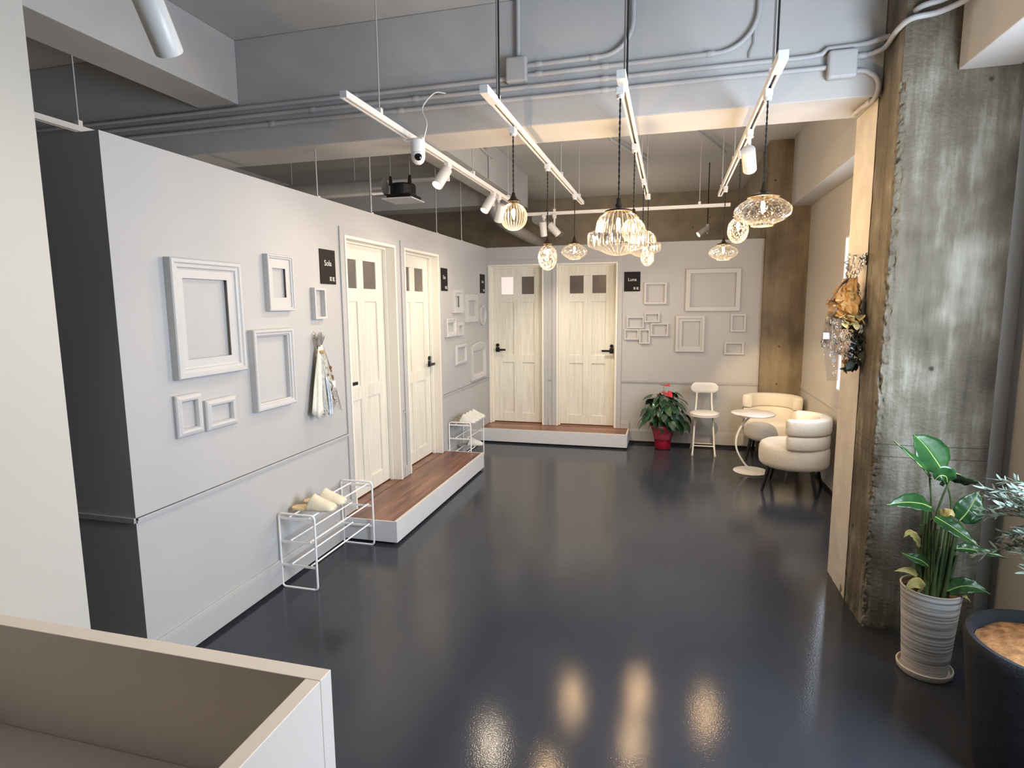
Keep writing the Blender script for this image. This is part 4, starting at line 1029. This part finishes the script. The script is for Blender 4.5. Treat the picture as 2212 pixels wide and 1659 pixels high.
# ------------------------------------------------------------------ spotlights
def spotlight(label, x, y, aim, power, lit=True, size=58, color=(1.0, .83, .62), ztop=ZK, blend=.5):
    """cylindrical track spot; aim is the direction the mouth faces"""
    t = thing('track_spotlight', label, 'spotlight', (x, y, ztop))
    MB().box(-.016, .016, -.034, .034, -.026, .004).lathe([(.020, -.036), (.021, -.026)], 18, (0, 0, 0), True, True).build('track_adapter', LAMPWHITE, t, bevel=.002)
    ad = Vector(aim).normalized(); piv = Vector((0, 0, -.092))
    MB().box(-.009, .009, -.004, .004, -.112, -.034).build('arm', LAMPWHITE, t, bevel=.0015)
    q = ad.to_track_quat('-Z', 'Y').to_matrix().to_4x4()
    off = .042 if ad.y <= 0 else -.042      # the head is hinged to the side of the arm
    M = Matrix.Translation(piv) @ q
    def shift(mb):
        for v in mb.bm.verts: v.co.y += off
        return mb.xform(M)
    shift(MB().lathe([(.001, .036), (.034, .036), (.037, .033), (.037, -.108), (.037, -.112), (.0335, -.112), (.032, -.098), (.029, -.094)], 32)).build('lamp_head', LAMPWHITE, t, smooth=True)
    shift(MB().lathe([(.001, -.096), (.0295, -.096)], 28)).build('lens', LENSGLOW if lit else CHAIRWHITE, t)
    if power:
        l = bpy.data.lights.new('spot_beam', 'SPOT'); l.energy = power; l.color = color; l.spot_size = R(size); l.spot_blend = blend; l.shadow_soft_size = .025
        o = bpy.data.objects.new('spot_beam', l); COL.objects.link(o); o.parent = t
        o.matrix_local = M @ Matrix.Translation((0, off, -.116))
    return t
spotlight('white spotlight next to the security camera aimed at the left wall', T1, 3.80, (-.34, -.72, -1.0), 24, size=110, blend=1.0)
spotlight('white spotlight hanging behind the round ball pendant, rear one of the pair', T1, 5.00, (-.40, .45, -1.0), 38, size=110, blend=.9)
spotlight('white spotlight left of the round ball pendant, front one of the pair', T1, 4.84, (-.40, -.60, -1.0), 24, size=110, blend=.9)
spotlight('white spotlight pointing straight down from the far track', -1.295, 6.20, (.05, .35, -1.0), 50, size=90, blend=.9)
spotlight('white spotlight tilted to the right on the far track', -1.185, 6.20, (.85, .25, -1.0), 50, size=90, blend=.9)
spotlight('white spotlight on the rightmost track aimed at the armchairs', T4, 3.585, (.22, 1.0, -.62), 290, size=27, color=(1.0, .72, .40))
spotlight('large near white spotlight at the top left of the picture', -1.352, 1.40, (-.30, .95, -1.0), 22, size=72, blend=1.0, ztop=2.558)
spotlight('bright spotlight just at the top edge of the picture', -.267, 1.50, (-.70, -.65, -1.0), 48, size=100, ztop=2.548, blend=1.0)
rear_spot = spotlight('small lit spotlight behind the far partition above the frames', .42, 7.85, (-.8, -.3, -.6), 25, size=100, ztop=2.62)

MB().tube([(0, 0, 0), (0, 0, ZC - 2.62)], .006, 8).build('drop_rod', BRONZE, rear_spot, smooth=True)

# ------------------------------------------------------------------ pendants
def pendant(label, x, y, capz, prof, gm, kind_r, bulb_z, power, group):
    """prof: (r, z) of the glass from the neck down, absolute heights"""
    t = thing('pendant_lamp', label, 'pendant lamp', (x, y, ZK), 0, group)
    MB().box(-.016, .016, -.032, .032, -.026, .004).lathe([(.016, -.040), (.018, -.026)], 14, (0, 0, 0), True, True).build('track_adapter', LAMPWHITE, t, bevel=.002)
    z = lambda q: q - ZK
    # twisted cord
    cd = MB(); n = int((ZK - .038 - capz) / .006)
    for ph in (0, PI):
        cd.tube([(.0022 * math.cos(ph + i * .75), .0022 * math.sin(ph + i * .75), -.038 + (z(capz) + .038) * i / n) for i in range(n + 1)], .0026, 5)
    cd.build('cord', CORD, t, smooth=True)
    zn = prof[0][1]; rn = prof[0][0]
    hcap = capz - zn
    MB().lathe([(.004, z(capz) + .012), (.010, z(capz) + .006), (.011, z(capz) - hcap * .25), (.016, z(capz) - hcap * .40), (.017, z(capz) - hcap * .55), (max(.024, rn * .72), z(zn) + .010), (rn + .006, z(zn) + .004), (rn + .007, z(zn) - .002), (rn * .9, z(zn) - .003)], 28, (0, 0, 0), True, False).build('cap', BRONZE, t, smooth=True)
    sh = MB().lathe([(r_, z(q)) for r_, q in prof], 196)
    if gm is GLASSRIB:
        for v in sh.bm.verts:
            a = math.atan2(v.co.y, v.co.x); k = 1 + .007 * math.sin(28 * a); v.co.x *= k; v.co.y *= k
    else:
        for v in sh.bm.verts:
            k = 1 + .03 * noise.noise(v.co * 42); v.co.x *= k; v.co.y *= k
    sh.build('glass_shade', gm, t, smooth=True)
    bz = z(bulb_z)
    b = MB().lathe([(.005, bz + .024), (.0085, bz + .016), (.0095, bz), (.007, bz - .018), (.002, bz - .032)], 12, (0, 0, 0), True, True)
    bo = b.build('filament_bulb', FILAMENT, t, smooth=True)
    MB().lathe([(.011, bz + .026), (.012, bz + .05), (.012, z(zn) + .002)], 12).build('bulb_socket', BRONZE, t, smooth=True)
    l = bpy.data.lights.new('bulb_glow', 'POINT'); l.energy = power; l.color = (1.0, .66, .34); l.shadow_soft_size = .02
    o = bpy.data.objects.new('bulb_glow', l); COL.objects.link(o); o.parent = t; o.location = (0, 0, bz - .045)
    return t
def ball(zc, r, neck, nn=16, squash=1.0):
    a0 = math.asin(neck / r); return [(neck, zc + r * squash * math.cos(a0) + .012)] + [(r * math.sin(a0 + (PI - a0) * i / nn), zc + r * squash * math.cos(a0 + (PI - a0) * i / nn)) for i in range(nn + 1)]
def disc(zt, zb, r, neck, foot):
    zm = zt + (zb - zt) * .52; p = [(neck, zt), (neck * 1.03, zt - .008)]
    for i in range(1, 15):
        u = i / 14; 
        rr = neck + (r - neck) * math.sin(PI * .5 * min(1, u * 2)) ** .8 if u <= .5 else foot + (r - foot) * math.cos(PI * .5 * (u - .5) * 2) ** .75
        p.append((rr, zt - .008 + (zb + .008 - zt + .008) * u))
    p += [(foot, zb), (foot * .6, zb - .001), (.002, zb)]
    return p
def bell(zt, zb, r):
    q = [(.40, 0), (.44, .03), (.60, .10), (.70, .22), (.735, .36), (.755, .42), (.88, .450), (.985, .475), (1.0, .52), (1.0, .72), (.96, .78), (.80, .83), (.66, .85), (.55, .89), (.38, .95), (.20, .985), (.01, 1.0)]
    return [(r * a, zt + (zb - zt) * b) for a, b in q]
PG = 'clear glass pendant lamps over the room'
PW = 10.0
pendant('round ball pendant of ribbed clear glass, leftmost of the pendants', T2 - .012, 3.17, 2.242, ball(2.125, .074, .026), GLASSRIB, 0, 2.142, PW, PG)
pendant('egg-shaped pendant hanging before the gap between the far doors', T2, 4.03, 2.097, ball(1.972, .065, .026, 16, 1.35), GLASSWAVE, 0, 2.005, PW, PG)
pendant('small flattened pendant left of the big bell pendant', T2 + .008, 5.15, 2.225, disc(2.172, 2.041, .112, .045, .05), GLASSWAVE, 0, 2.125, PW, PG)
pendant('big bell-shaped ribbed glass pendant in the centre', T3 - .012, 2.745, 2.112, bell(2.062, 1.868, .136), GLASSRIB, 0, 2.010, PW, PG)
pendant('ball pendant mostly hidden behind the big bell pendant', T3 - .004, 3.70, 2.207, ball(2.09, .072, .026), GLASSRIB, 0, 2.108, PW, PG)
pendant('smaller bell-shaped pendant half behind the big bell', T3 + .006, 4.70, 2.245, bell(2.200, 2.007, .136), GLASSRIB, 0, 2.145, PW, PG)
pendant('egg-shaped pendant seen below the smaller bell', T3 + .018, 5.344, 2.215, ball(2.062, .058, .024, 16, 1.45), GLASSWAVE, 0, 2.092, PW, PG)
pendant('large flattened oval pendant at the right', T4, 2.958, 2.178, disc(2.128, 1.998, .124, .062, .048), GLASSWAVE, 0, 2.085, PW, PG)
pendant('egg-shaped pendant below the large flattened oval one', T4 + .005, 4.05, 2.229, ball(2.108, .064, .026, 16, 1.28), GLASSWAVE, 0, 2.136, PW, PG)
pendant('lowest flattened pendant on the rightmost track', T4 + .012, 5.19, 2.170, disc(2.128, 2.003, .116, .048, .05), GLASSWAVE, 0, 2.085, PW, PG)

# ------------------------------------------------------------------ security camera on the first track
cm = thing('security_camera', 'white dome security camera clipped to the leftmost track', 'camera', (-1.362, 3.137, 2.552))
MB().lathe([(.001, 0), (.038, 0), (.0395, -.004), (.0395, -.062), (.037, -.064)], 36).build('housing', CAMWHITE, cm, smooth=True)
MB().lathe([(.036, -.064), (.0385, -.067), (.0385, -.085), (.036, -.100), (.028, -.116), (.016, -.126), (.001, -.128)], 36, (0, 0, 0), True).build('ball_head', CAMWHITE, cm, smooth=True)
ln = MB().lathe([(.001, -.0405), (.014, -.0395), (.0195, -.035), (.020, -.030)], 28)
ln.xform(Matrix.Translation((0, 0, -.090)) @ Vector((.40, -.90, -.12)).to_track_quat('-Z', 'Y').to_matrix().to_4x4()); ln.build('lens', CAMBLACK, cm, smooth=True)
MB().box(-.080, .035, -.014, .014, .0002, .012).build('bracket', CAMWHITE, cm, bevel=.001)
MB().tube(smoothpath([(.030, .01, .006), (.035, .05, .10), (-.01, .10, .20), (.03, .18, .30), (.06, .28, .33)], 8), .0035, 6).build('cable', CAMWHITE, cm, smooth=True)

# ------------------------------------------------------------------ conduits and boxes on the main beam
YB = 3.46
def conduit(label, path, r=.0125, clips=(), m=CONDUIT):
    t = thing('conduit', label, 'conduit pipe', path[0])
    o = Vector(path[0]); MB().tube([Vector(p) - o for p in path], r, 12).build('pipe', m, t, smooth=True)
    for (p, d) in clips:
        p = Vector(p) - o; d = Vector(d).normalized()
        MB().tube([p - d * .022, p - d * .012, p + d * .012, p + d * .022], [r * 1.05, r * 1.3, r * 1.3, r * 1.05], 12).build('coupling', m, t, smooth=True)
    return t
yc = YB - .014
def lin(x0, x1, z0, z1=None): return [(x0, yc, z0), (x1, yc, z0 if z1 is None else z1)]
cx = [(-2.6, 0), (-1.8, 0), (-.38, 0), (.3, 0)]
def clipl(z, xs): return [((x, yc, z), (1, 0, 0)) for x in xs]
conduit('lowest long conduit along the face of the main beam, ending at the right junction box', lin(-4.6, .727, 2.820), clips=clipl(2.820, (-2.5, -1.6, -.38, .50)))
conduit('second conduit from the bottom along the face of the main beam', lin(-4.6, .64, 2.879) + [(.70, yc, 2.885), (.73, yc, 2.909), (.86, yc, 2.911)] + smoothpath([(.90, yc - .01, 2.91), (.99, yc - .03, 2.925), (1.02, 3.40, 2.93), (1.02, 3.26, 2.937), (1.04, 3.175, 2.945), (1.12, 3.15, 2.955), (1.185, 3.08, 2.965), (1.196, 2.9, 2.97), (1.196, 2.2, 2.97)], 6), clips=clipl(2.879, (-2.2, -1.5, -.38)))
conduit('uppermost left conduit running into the left junction box', lin(-4.6, -.937, 2.934), clips=clipl(2.934, (-1.9,)))
conduit('conduit rising out of the top of the left junction box', [(-.868, yc, 3.039), (-.868, yc, ZC)])
conduit('upper curved conduit from the left junction box bending up to ceiling', [(-.813, yc, 2.992), (-.42, yc, 2.996)] + arc((-.40, yc, 3.166), .17, R(-90), R(0), 10) + [(-.23, yc, ZC)], clips=clipl(2.994, (-.75, -.44)))
conduit('longer curved conduit bending up to the ceiling near the right track', [(-.813, yc, 2.940), (.18, yc, 2.946)] + arc((.20, yc, 3.146), .20, R(-90), R(0), 10) + [(.40, yc, ZC)], clips=clipl(2.942, (-.75, -.38)) + clipl(2.946, (.17,)))
conduit('conduit from the right junction box curving round the concrete pillar', [(.862, yc, 2.858), (.90, yc, 2.86)] + smoothpath([(.93, yc, 2.865), (.972, 3.40, 2.872), (.973, 3.25, 2.885), (1.00, 3.165, 2.895), (1.10, 3.155, 2.905), (1.18, 3.08, 2.915), (1.196, 2.95, 2.915), (1.196, 2.2, 2.915)], 6), clips=[((.885, yc, 2.859), (1, 0, 0)), ((1.196, 2.85, 2.915), (0, 1, 0))])
conduit('short hooked conduit curling under the beam below the right box', [(.862, yc, 2.79), (.885, yc, 2.79)] + smoothpath([(.91, yc, 2.785), (.955, yc, 2.75), (.968, yc, 2.70), (.955, yc + .02, 2.652), (.935, 3.56, 2.652), (.925, 3.70, 2.652)], 6), clips=[((.945, 3.50, 2.652), (-.1, 1, 0)), ((.927, 3.68, 2.652), (-.05, 1, 0))])
conduit('thin wire conduit hanging from the curved conduit near the right track', [(.385, yc, 3.10), (.383, yc, 2.97), (.365, yc, 2.93), (.365, yc, 2.905)], .004)
jb = tag(MB().box(-.936, -.814, YB - .05, YB - .0005, 2.903, 3.038).build('junction_box', CONDUIT, None, bevel=.012, seg=3), 'square grey junction box on the beam near the second track', 'junction box')
jb2 = tag(MB().box(.728, .861, YB - .05, YB - .0005, 2.755, 2.892).build('junction_box', CONDUIT, None, bevel=.014, seg=3), 'square grey junction box at the right end of the main beam', 'junction box')
# conduits behind the main beam under the slab
zc = ZC - .014
conduit('thin conduit crossing the ceiling behind the main beam', [(-1.86, 6.2, zc), (-1.6, 5.9, zc), (.60, 5.75, zc), (.70, 5.9, zc), (.66, 6.4, zc)], .011)
conduit('conduit slanting over the rear ceiling left of the third track', [(-.72, 4.3, zc - .03), (-.62, 6.3, zc - .03), (-.30, 7.4, zc - .03)], .016)
conduit('conduit dropping down the rear ceiling right of the third track', [(.05, 4.6, zc - .03), (.02, 5.7, zc - .03), (.55, 7.2, zc - .03)], .014)
conduit('conduit running to the right across the rear ceiling', [(.30, 4.5, zc - .002), (.34, 4.75, zc - .002), (1.1, 5.2, zc - .002)], .013)
conduit('conduit along the top of the joist above the left partition', [(-1.855, 3.9, 3.30), (-1.855, 5.2, 3.24), (-1.855, 6.0, 3.2)], .014)
conduit('upright conduit dropping down the side of the rear joist', [(-1.856, 6.1, 3.28), (-1.856, 6.1, 2.962)], .012)
conduit('pair of conduits crossing above the left rooms, front one', [(-5.0, 6.3, 3.05), (-2.2, 6.3, 3.05)], .02)
conduit('pair of conduits crossing above the left rooms, rear one', [(-5.0, 6.7, 3.12), (-2.2, 6.7, 3.12)], .02)
tag(MB().box(-1.868, -1.83, 6.0, 6.2, 3.18, 3.30).build('junction_box', CONDUIT, None, bevel=.006), 'small junction box high on the side of the rear joist', 'junction box')
# ducts
dk = thing('ventilation_duct', 'round grey ventilation duct running to the black fan', 'duct', (-4.9, 5.36, 2.79))
MB().tube([(0, 0, 0), (2.15, 0, 0)], .075, 24).build('duct_tube', DUCT, dk, smooth=True)
MB().tube([(2.10, 0, 0), (2.22, 0, 0)], .081, 24).build('foil_collar', GALV, dk, smooth=True)
for x in (1.2, 1.9): MB().tube([(x, 0, .074), (x, 0, ZC - 2.79)], .004, 6).build('hanger_rod', RODGREY, dk, smooth=True)
d2 = thing('ventilation_duct', 'round duct with an elbow dropping behind the far left corner', 'duct', (-2.08, 7.35, 2.69))
MB().tube(smoothpath([(-.08, -.1, .40), (-.075, -.1, .18), (-.02, -.02, .05), (0, .25, .0), (0, 1.2, -.02), (0, 2.2, -.03)], 6), .082, 24).build('duct_tube', DUCT, d2, smooth=True)
tag(MB().tube([(-1.76, 7.95, 2.80), (-1.76, 9.695, 2.80)], .07, 20).build('ventilation_duct', DUCT, None, smooth=True), 'second round duct beside the elbow at the rear', 'duct')
fn = thing('ventilation_fan', 'black ceiling fan unit over a square white grille', 'ventilation fan', (-2.52, 5.42, 2.66))
fb = MB(); fb.box(-.12, .13, -.12, .13, .012, .05); fb.lathe([(.118, .045), (.122, .06), (.122, .14), (.112, .155), (.001, .158)], 28, (0, 0, 0), True)
fb.build('fan_body', BLACKPLASTIC, fn, bevel=.004)
for x, y in ((-.10, -.06), (.10, -.06), (.02, .1)): MB().tube([(x, y, .14), (x, y, .225)], [.02, .012], 8).build('mount_tab', BLACKPLASTIC, fn)
for x, y in ((-.10, -.06), (.10, -.06)): MB().tube([(x, y, .22), (x, y, ZC - 2.66)], .004, 6).build('hanger_rod', RODGREY, fn, smooth=True)
MB().box(-.155, .155, -.155, .155, 0, .012).build('grille_panel', CAMWHITE, fn, bevel=.003)
# thin rods holding the left partition
for i, (y, lb) in enumerate(((2.57, 'hidden'), (3.55, 'nearest'), (4.28, 'second'), (5.62, 'third'), (6.35, 'farthest'))):
    if lb == 'hidden': continue
    r_ = thing('hanger_rod', {'nearest': 'thin hanger rod on the partition top nearest the camera', 'second': 'thick hanger rod on the partition top left of the fan', 'third': 'thin hanger rod on partition top right of the fan', 'farthest': 'thin hanger rod on partition top nearest the far corner'}[lb], 'hanger rod', (XW - .06, y, ZT))
    MB().tube([(0, 0, .0), (0, 0, (2.67 if 3.46 < y < 3.83 else ZC) - ZT)], .0075 if lb == 'second' else .0045, 8).build('rod', RODGREY, r_, smooth=True)
    MB().box(-.014, .014, -.014, .014, 0, .022).build('foot_clip', TRACKWHITE, r_)

# ------------------------------------------------------------------ bouquets hung upside down
def pleated(mb, top, bot, r0, r1, n=42, a0=0, a1=2 * PI, amp=.12, pl=9, seed=0, flat=1.0, nz=10):
    top, bot = Vector(top), Vector(bot)
    def f(u, v):
        a = a0 + (a1 - a0) * u; c = top.lerp(bot, v); r = r0 + (r1 - r0) * v ** .8
        k = 1 + amp * v * math.sin(pl * a + seed) + amp * .6 * noise.noise(Vector((math.cos(a) * 2 + seed, math.sin(a) * 2, v * 4)))
        return c + Vector((math.cos(a) * r * k * flat, math.sin(a) * r * k, .02 * v * math.sin(3 * a + seed)))
    mb.grid(f, n, nz)
def bouquet_left():
    t = thing('hanging_bouquet', 'dried bouquet in pale paper hung upside down on the left wall', 'bouquet', (XW + .0006, 3.335, 1.40))
    MB().tube([(0, 0, .052), (.012, 0, .052), (.02, 0, .04), (.026, 0, .052)], .003, 6).build('wall_hook', HANDLE, t, smooth=True)
    pw = MB(); pleated(pw, (.040, .0, .0), (.050, -.045, -.43), .018, .080, 30, R(-150), R(75), .10, 7, 1, .42)
    pw.build('paper_wrap', PALEPAPER, t, smooth=True, solid=.001)
    p2 = MB(); pleated(p2, (.042, .005, .01), (.050, .045, -.30), .016, .07, 26, R(-40), R(110), .2, 5, 4, .42); p2.build('inner_paper', PALEPAPER, t, smooth=True, solid=.001)
    fl = MB(); pleated(fl, (.042, .01, 0), (.055, .05, -.42), .02, .125, 36, R(-170), R(170), .12, 8, 2, .38); fl.build('cellophane', FILM, t, smooth=True)
    top = MB(); pleated(top, (.030, 0, -.02), (.030, .008, .075), .012, .040, 20, 0, 2 * PI, .3, 6, 3, .6, 6); top.build('gathered_top', FILMSOFT, t, smooth=True)
    rnd = random.Random(5); df = MB(); stm = MB()
    for i in range(26):
        p = Vector((.045 + rnd.uniform(-.012, .022), .035 + rnd.uniform(-.02, .055), -.14 - rnd.random() * .22))
        df.lathe([(.001, -.012), (.012, -.004), (.010, .008), (.001, .012)], 7, p)
        stm.tube([(.04, .005, -.01), p], .0015, 5)
    df.build('dried_flowers', DRIEDBROWN, t, smooth=True); stm.build('stems', TWINE, t)
    rb = MB()
    for (a, b, c, w_) in (((.075, .005, -.20), (.082, .012, -.33), (.076, .028, -.455), .012), ((.078, .010, -.21), (.084, .035, -.34), (.078, .045, -.46), .008), ((.072, .0, -.20), (.08, .045, -.23), (.075, .085, -.255), .008)):
        P = smoothpath([a, b, c], 6)
        rb.grid(lambda u, v, P=P, w_=w_: P[round(u * (len(P) - 1))] + Vector((.0, (v - .5) * 2 * w_, 0)), len(P) - 1, 2)
    rb.build('ribbon', RIBBONBLUE, t, smooth=True, solid=.0008)
    MB().lathe([(.024, -.012), (.027, -.004), (.026, .006), (.022, .010)], 20, (.040, .002, -.035)).build('tie_band', TWINE, t, smooth=True)
    MB().box(.078, .079, .062, .098, -.285, -.232).build('tag_label', LABELW, t)
bouquet_left()
def bouquet_right():
    X0, Y0, Z0 = .9845, 3.52, 1.875
    t = thing('hanging_bouquet', 'dried bouquet in brown kraft paper hung upside down on the pillar', 'bouquet', (X0, Y0, Z0))
    MB().box(-.004, .0, -.02, .01, -.03, .02).tube([(-.004, 0, .0), (-.02, 0, .0), (-.03, 0, .012)], .003, 6).build('wall_hook', HANDLE, t)
    nz_ = lambda *p: noise.noise(Vector(p))
    def cone(u0, u1, top, bot, r0, r1, cr, seed, skew=0.0, flat=.95, nu=44, nv=18, pw=.7):
        top, bot = Vector(top), Vector(bot); mb = MB()
        def f(u, v):
            a = u0 + (u1 - u0) * u; vv = v * (1 + skew * math.cos(a) * v)
            c = top.lerp(bot, vv); r = r0 + (r1 - r0) * min(1, vv) ** pw
            k = 1 + cr * (abs(nz_(math.cos(a) * 3 + seed, math.sin(a) * 3, v * 5)) * 2 - .4) + .05 * math.sin(6 * a + seed)
            p = c + Vector((math.cos(a) * r * k * flat, math.sin(a) * r * k, 0))
            p.x = min(p.x, -.004); return p
        return mb.grid(f, nu, nv)
    cone(R(40), R(330), (-.066, 0, -.105), (-.088, -.005, -.315), .026, .088, .30, 2, .14).build('kraft_wrap', KRAFT, t, solid=.0015)
    cone(R(150), R(300), (-.062, -.01, -.10), (-.080, -.02, -.285), .032, .090, .45, 6, .25, nu=26).build('kraft_overlap', KRAFT, t, solid=.0015)
    cone(R(170), R(350), (-.055, .0, -.40), (-.052, .0, -.565), .030, .028, .25, 5, .1, nu=18).build('kraft_stem_wrap', KRAFT, t, solid=.0015)
    cone(R(15), R(345), (-.068, 0, -.10), (-.095, -.005, -.50), .030, .102, .34, 3, .1, nu=60, nv=30).build('cellophane', FILM, t, smooth=True)
    cone(0, 2 * PI, (-.062, 0, -.115), (-.040, .0, .03), .020, .050, .6, 1, 0, .8, 34, 10).build('gathered_film', FILM, t, smooth=True)
    MB().lathe([(.027, -.012), (.034, -.004), (.032, .006)], 22, (-.066, -.002, -.104)).build('dark_ribbon', RIBBONDARK, t, smooth=True)
    rb = MB(); P = smoothpath([(-.085, -.03, -.106), (-.122, -.05, -.135), (-.160, -.055, -.200), (-.178, -.05, -.228)], 6)
    rb.grid(lambda u, v: P[round(u * (len(P) - 1))] + Vector((.004 * (v - .5), -.004, (v - .5) * .018)), len(P) - 1, 2); rb.build('ribbon_tail', RIBBONDARK, t, smooth=True, solid=.001)
    # printed milky film hanging on the window side
    LE = [(-.165, -.20), (-.182, -.30), (-.193, -.40), (-.182, -.50), (-.158, -.64)]; RE = [(-.095, -.20), (-.098, -.30), (-.100, -.42), (-.102, -.53), (-.103, -.638)]
    def fpt(u, v):
        k = min(3.999, v * 4); a = int(k); f = k - a
        lx, lz = [LE[a][q] + (LE[a + 1][q] - LE[a][q]) * f for q in (0, 1)]; rx, rz = [RE[a][q] + (RE[a + 1][q] - RE[a][q]) * f for q in (0, 1)]
        return Vector((lx + (rx - lx) * u, -.035 - .02 * math.sin(PI * u) - .006 * math.sin(v * 9), lz + (rz - lz) * u))
    sf = MB(); sf.grid(fpt, 12, 24); s_o = sf.build('printed_film', FILMSOFT, t, smooth=True)
    pm = MB()
    for (u, v, r_) in ((.52, .70, .010), (.58, .775, .011), (.72, .55, .008)):
        c = fpt(u, v); pm.tube([c + Vector((0, -.003, 0)), c + Vector((0, -.0015, 0))], r_, 14)
    a_, b_ = fpt(.55, .69), fpt(.66, .45); pm.tube([a_ + Vector((0, -.002, 0)), b_ + Vector((0, -.002, 0))], .0012, 5)
    pm.build('printed_motif', PRINT, s_o)
    c = fpt(.20, .49); MB().box(c.x - .017, c.x + .017, c.y - .006, c.y - .0045, c.z - .017, c.z + .017).box(c.x - .009, c.x + .009, c.y - .0066, c.y - .006, c.z - .002, c.z + .002).build('tag_label', LABELW, t)
    rnd = random.Random(9); eu = MB(); cp = MB(); pg = MB(); st = MB()
    for i in range(46):
        p = Vector((-.045 + rnd.uniform(-.035, .03), -.045 + rnd.uniform(-.035, .03), -.34 - rnd.random() * .24)); d = Vector((rnd.uniform(-1, .5), rnd.uniform(-1, .6), rnd.uniform(-1.4, .1)))
        heart_leaf(eu, p, d, rnd.uniform(.035, .055), rnd.uniform(.026, .040), .3, rnd.uniform(-1, 1))
    for i in range(18):
        p = Vector((-.068 + rnd.uniform(-.045, .05), -.095 + rnd.uniform(-.012, .02), -.290 - rnd.random() * .05)); heart_leaf(cp, p, (rnd.uniform(-1, 1), -.5, rnd.uniform(-1, .2)), .032, .036, .2, rnd.uniform(-.5, .5))
    for i in range(420):
        u = rnd.random(); p = Vector((-.094 + .015 * rnd.gauss(0, 1) * (1 - .5 * u), -.085 + .012 * rnd.gauss(0, 1), -.36 - .15 * u)); d = Vector((rnd.gauss(0, 1), rnd.gauss(0, 1), -1.2)).normalized() * .016
        pg.tube([p, p + d], .0011, 4)
    for i in range(8): st.tube([(-.066, 0, -.08), (-.06 + rnd.uniform(-.05, .04), rnd.uniform(-.05, .03), -.40)], .0022, 5)
    for v in list(eu.bm.verts) + list(cp.bm.verts): v.co.x = min(v.co.x, -.002)
    eu.build('dark_leaves', EUCA, t, smooth=True, solid=.0008); cp.build('cream_flowers', CREAMPETAL, t, smooth=True, solid=.0008)
    pg.build('grass_plume', PAMPAS, t); st.build('stems', TWINE, t)
bouquet_right()
